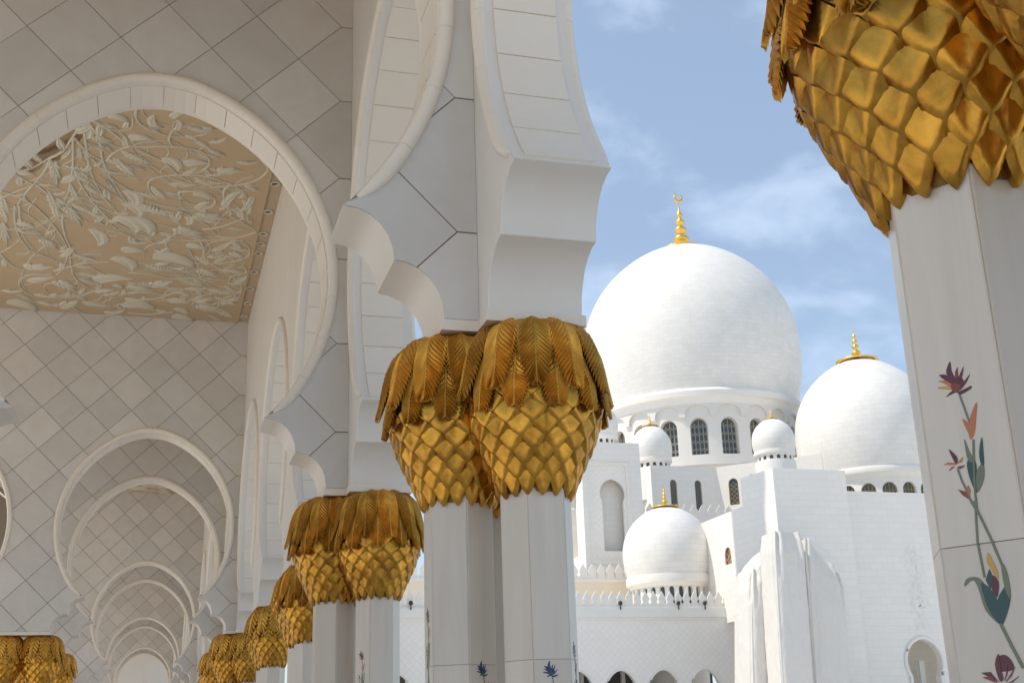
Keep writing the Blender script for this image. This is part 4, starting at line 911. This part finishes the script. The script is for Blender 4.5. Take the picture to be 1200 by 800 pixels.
add_box('roof_slab', (xl+.1, YT+.3, zt-.4), (xr_-.1, YT+8.9, zt-.05), 'plain_white', t)
add_box('right_side', (xr_-.5, YT+.24, zb_), (xr_-.003, YT+9, zt-.004), 'hall_marble', t, uv=uvyz)
# prayer hall between tower and box
t = thing('prayer_hall', 'white hall front with narrow lattice windows under the large dome', 'building', (0, 0, 0))
YH = 165; hx0 = at(762, 546, YH).x; hx1 = at(838.5, 546, YH).x; hz = at(800, 546, YH).z
def hwin(px, py0, py1, wpx, Y=YH):
    p0, p1 = at(px, py1, Y), at(px, py0, Y); return ((p0.x+p1.x)/2, p0.z, p1.z, wpx/ppm(px, py0, Y)/2)
def lattice_window(parent, cx, z0, z1, w, fm, lat, glass):
    wo = obj('window', mesh('window', [fm(u, .30, z) for u, z in roundarch(cx, z0, z1, w*1.05, 6)], [tuple(range(2*8-1))], glass), parent)
    l = MB(); G = lambda u, z: fm(cx+u, .22, z); t_ = w*.055
    l.tube([G(u-cx, z) for u, z in roundarch(cx, z0, z1, w*.96, 6)], t_*1.5, 4); zq = z0; st = w*.9
    while zq < z1-w*.9:
        l.tube([G(-w, zq), G(0, zq+st), G(w, zq)], t_, 4); l.tube([G(-w, zq+st), G(0, zq), G(w, zq+st)], t_, 4); zq += st
    obj('lattice', l.mesh('lattice', lat), wo)
ws = [hwin(790, 561.5, 596, 8.5), hwin(819, 562.5, 598, 8.5)]
fmx = lambda u, y, z: (u, YH+y, z)
add_plate('front', rect(hx0, hx1, 14.6, hz), [roundarch(a, z0, z1, w) for a, z0, z1, w in ws], YH, YH+.5, 'hall_marble', t)
for w in ws: lattice_window(t, *w, fmx, 'lattice', 'glass_dark')
add_box('left_wing', (hx0-8, YH+10, 14.6), (hx0+.5, YH+12, hz), 'hall_marble', t)
# left return and right return face the sun
p = at(757, 563, YH+4.5)
fml = lambda u, y, z: (hx0 + y, u, z)
zl0, zl1 = at(757, 596, YH+4).z, at(757, 562, YH+4).z
add_plate('left_return', [(YH+.502, 14.6), (YH+9.9, 14.6), (YH+9.9, hz), (YH+.502, hz)], [roundarch(YH+4.2, zl0, zl1, 1.15)], 0, .5, 'hall_marble', t, fml, uv=uvyz)
lattice_window(t, YH+4.2, zl0, zl1, 1.15, fml, 'lattice', 'glass_dark')
def on_x(px, py, X): d = ray(px, py); return EYE + d*((X-EYE.x)/d.x)
d = ray(915, 537.5); e2 = EYE + d*((hz-EYE.z)/d.z); A2 = Vector((hx1, YH)); dv = Vector((e2.x, e2.y)) - A2; L2 = dv.length; dv.normalize(); nv_ = Vector((-dv.y, dv.x)); nv_ = nv_ if nv_.dot(Vector((1, 1))) > 0 else -nv_
fmr = lambda u, y, z: (A2.x + dv.x*u + nv_.x*y, A2.y + dv.y*u + nv_.y*y, z)
d = ray(860, 575); tt = (A2.x*dv.y - A2.y*dv.x)/(d.x*dv.y - d.y*dv.x); pw = EYE + d*tt; uw = (Vector((pw.x, pw.y))-A2).dot(dv)
zw = lambda py: (EYE + ray(860, py)*tt).z
add_plate('right_return', [(.002, 14.6), (L2+6, 14.6), (L2+6, hz), (.002, hz)], [roundarch(uw, zw(592), zw(559), .75)], 0, .5, 'hall_marble', t, fmr, uv=lambda v: ((Vector((v.x, v.y))-A2).dot(dv), v.z))
lattice_window(t, uw, zw(592), zw(559), .75, fmr, 'lattice_gold', 'glass_dark')
add_box('roof', (hx0+.6, YH+.6, hz-.6), (hx1+30, YH+50, hz-.1), 'plain_white', t)
zz0 = at(800, 606, YH-6).z; zz1 = at(800, 590, YH-6).z
add_box('lower_parapet', (at(745, 604, YH-6).x, YH-6, 14.6), (hx1-.01, YH-5.5, zz0), 'plain_white', t)
merlon_row(t, at(752, 604, YH-6).x, hx1-.5, YH-6, zz0, 1.36, zz1-zz0)
# box shaped block and the side wall behind it
cb3 = at(905, 548, 122); bf = at(868, 560, 100); dd = ray(868, 560); bf = EYE + dd*((cb3.z-EYE.z)/dd.z)
zt = cb3.z; xR = at(990, 552, 122).x
t = thing('corner_block', 'tall plain white block rising behind the cloth covered scaffold', 'building', (0, 0, 0))
b = MB(); pl = [(cb3.x, 122), (xR, 122), (xR, bf.y+.2), (bf.x+.02, bf.y+.2), (bf.x, bf.y)]
n = len(pl); b.add([(x, y, -.02) for x, y in pl] + [(x, y, zt) for x, y in pl], [(i, (i+1) % n, n+(i+1) % n, n+i) for i in range(n)] + [tuple(range(n, 2*n))])
obj('walls', b.mesh('walls', 'hall_marble', uv=lambda v: (v.x + v.y, v.z)), t)
b = MB(); b.box((bf.x+.6, 126.5, zt+.002), (xR-6, 126.9, zt+.25))
obj('roof_kerb', b.mesh('roof_kerb', 'plain_white'), t)
X5 = bf.x + .05; t = thing('side_wall', 'sunlit white wall sloping away beside the small front dome, with one tiny arched window', 'wall', (0, 0, 0))
a5, b5 = on_x(868, 594, X5), on_x(820, 612, X5); w5 = on_x(853, 650, X5); w50, w51 = on_x(853, 661, X5).z, on_x(853, 640.5, X5).z
f5 = lambda u, y, z: (X5 + y, u, z)
yw0 = bf.y + .22
add_plate('wall', [(yw0, 14.0), (150, 14.0), (150, a5.z), (yw0, a5.z)], [roundarch(w5.y, w50, w51, .85)], 0, .5, 'hall_marble', t, f5, uv=uvyz)
lattice_window(t, w5.y, w50, w51, .85, f5, 'R', 'lattice_gold')
t = thing('lower_block', 'long lower white wall at right with one keyhole doorway', 'building', (0, 0, 0))
YL = 126; zl = at(990, 578, YL).z; dr = at(1085, 778, YL); dz = at(1085, 775, YL)
dkx = at(1083.5, 775, YL).x; dw = (at(1104, 775, YL).x-at(1064, 775, YL).x)/2
dk = keyhole(dkx, dz.z, dw, -.02, waist=.80)
add_plate('wall', notch(xR+.01, xR+45, -.02, zl, [dk]), [], YL, YL+.8, 'hall_marble', t)
b = MB(); b.tube([(x, YL-.02, z) for x, z in keyhole(dkx, dz.z, dw*1.10, -.02, waist=.82, n=24)], .24, 8); obj('door_surround', b.mesh('door_surround', 'plain_white', smooth=True), t)
add_box('inner_wall', (dkx-8, YL+5, -.02), (dkx+8, YL+5.3, 14), 'hall_marble', t)
add_box('inner_ceiling', (dkx-8, YL+.85, 14.0), (dkx+8, YL+5.3, 14.3), 'plain_white', t)
for s in (-1, 1): add_box('inner_pier', (dkx+s*1.4-.35, YL+2.6, -.02), (dkx+s*1.4+.35, YL+3.2, 9), 'plain_white', t)
add_box('coping', (xR+.01, YL-.06, zl+.003), (xR+45, YL+.9, zl+.3), 'plain_white', t)
b = MB(); pA, pB = at(997.5, 645, YL), at(1004, 725, YL); pc = at(1000, 690, YL).x
b.tube([(pc, YL-.25, -.02), (pc, YL-.25, pA.z)], .17, 8); obj('downpipe', b.mesh('downpipe', 'pipe', smooth=True), t)
# pale inlaid sprays on the two plain walls
def spray(parent, px0, py0, px1, py1, Y, n, seed):
    random.seed(seed); b = MB(); p0, p1 = at(px0, py0, Y), at(px1, py1, Y)
    for i in range(n):
        f = random.random(); x = p0.x + (p1.x-p0.x)*f + random.gauss(0, abs(p1.x-p0.x)*.18+.3); z = p0.z + (p1.z-p0.z)*random.random(); a = random.uniform(0, PI); l = random.uniform(.18, .42); w = l*.4
        ca, sa = math.cos(a), math.sin(a); y = Y-.012-.0004*(i % 20)
        b.add([(x+l*ca, y, z+l*sa), (x-w*sa*.6, y, z+w*ca*.6), (x-l*ca, y, z-l*sa), (x+w*sa*.6, y, z-w*ca*.6)], [(0, 1, 2, 3)])
    obj('inlaid_sprays', b.mesh('inlaid_sprays', 'pale_inlay'), parent, kind='stuff')
spray(t, 1062, 640, 1088, 740, YL, 170, 5)
# scaffold wrapped in white cloth
random.seed(3)
t = thing('wrapped_scaffold', 'scaffold wrapped in creased white cloth in front of the corner block', 'scaffold cover', (0, 0, 0))
def ridged(p): return 1 - abs(noise.noise(p))*2
def wrapped(name, pxs, Yc, depth, top, seed, bulge):
    """a loose cloth sleeve round a boxy frame: closed cross-section lofted upwards, gathered at the top"""
    nu, nv = 150, 90; x0 = at(pxs[0], 760, Yc).x; x1 = at(pxs[1], 760, Yc).x; xt0 = at(pxs[2], 660, Yc).x; xt1 = at(pxs[3], 660, Yc).x
    V = []; F = []; pr = random.Random(int(seed*10)); pleats = [(pr.uniform(0, 2*PI), pr.uniform(.14, .36), pr.uniform(.25, .6)) for _ in range(13)]
    for j in range(nv+1):
        v = j/nv
        for i in range(nu):
            q = 2*PI*i/nu; cq, sq = math.cos(q), math.sin(q); e = .34
            ux = math.copysign(abs(cq)**e, cq); uy = math.copysign(abs(sq)**e, sq)
            a = x0 + (xt0-x0)*v; b_ = x1 + (xt1-x1)*v
            f = (ux+1)/2; zt_ = top(f); z = zt_*v
            s = 1 - max(0, v-.9)*1.6
            x = (a+b_)/2 + (b_-a)/2*ux*s; y = Yc + depth/2*uy*s
            P = Vector((x*.16, y*.16, z*.06)) + Vector((seed*5, 0, 0)); qq = q + .10*noise.noise(Vector((seed, z*.16, q)))
            k = noise.noise(P)*.35
            for q0_, w_, a_ in pleats:
                dq = abs((qq - q0_ + PI) % (2*PI) - PI); k += a_*max(0, 1 - dq/w_)*(.6 + .5*noise.noise(Vector((q0_*9, z*.10, seed))))
            w2 = abs(noise.noise(Vector((x*.35 + z*.30 + seed, y*.35, z*.12)))); k += .10*(1-min(1, w2*6))
            g_ = max(0, v-.74); k += g_*1.1*math.sin(i*.42 + seed + 4*v) - g_*.8
            V.append((x + cq*k*.45*bulge, y + sq*k*.8*bulge, z + (noise.noise(Vector((q*1.1, seed, 2)))*1.1*max(0, v-.6))))
    for j in range(nv):
        for i in range(nu): F.append((j*nu+i, j*nu+(i+1) % nu, (j+1)*nu+(i+1) % nu, (j+1)*nu+i))
    F.append(tuple(nv*nu+i for i in range(nu)))
    obj(name, mesh(name, V, F, 'cloth', smooth=True, sharp=70), t)
zc = lambda px, py, Y: at(px, py, Y).z
wrapped('cloth_cover', (862, 903, 868, 905), 119.3, 4.5, lambda f: zc(866, 672, 119.3)*(1-f) + zc(898, 640, 119.3)*f, 1.3, 1.0)
wrapped('cloth_cover', (900, 938, 899, 936), 116.0, 4.0, lambda f: zc(910, 626, 116), 2.1, .8)
wrapped('cloth_cover', (935, 980, 933, 976), 117.8, 4.5, lambda f: zc(935, 632, 117.8)*(1-f) + zc(985, 672, 117.8)*f, 4.7, 1.0)
# minaret beyond the left edge of the view, whose shadow falls on the corner block
mx_, my_ = 66.4 + 45.5*SUN.x, 127.6 + 45.5*SUN.y
t = thing('minaret', 'tall white minaret standing left of the view behind the arcade', 'minaret', (mx_, my_, 0))
b = MB(); b.box((-3.9, -3.9, -.02), (3.9, 3.9, 46)); obj('base', b.mesh('base', 'hall_marble', uv=uvxz), t)
b = MB(); b.lathe([(4.6, 46), (4.9, 47.5), (3.6, 47.6), (3.5, 96), (4.2, 97), (4.2, 98.5), (2.6, 98.6), (2.5, 103), (.05, 108)], 8); obj('shaft', b.mesh('shaft', 'hall_marble', uv=uvxz), t)
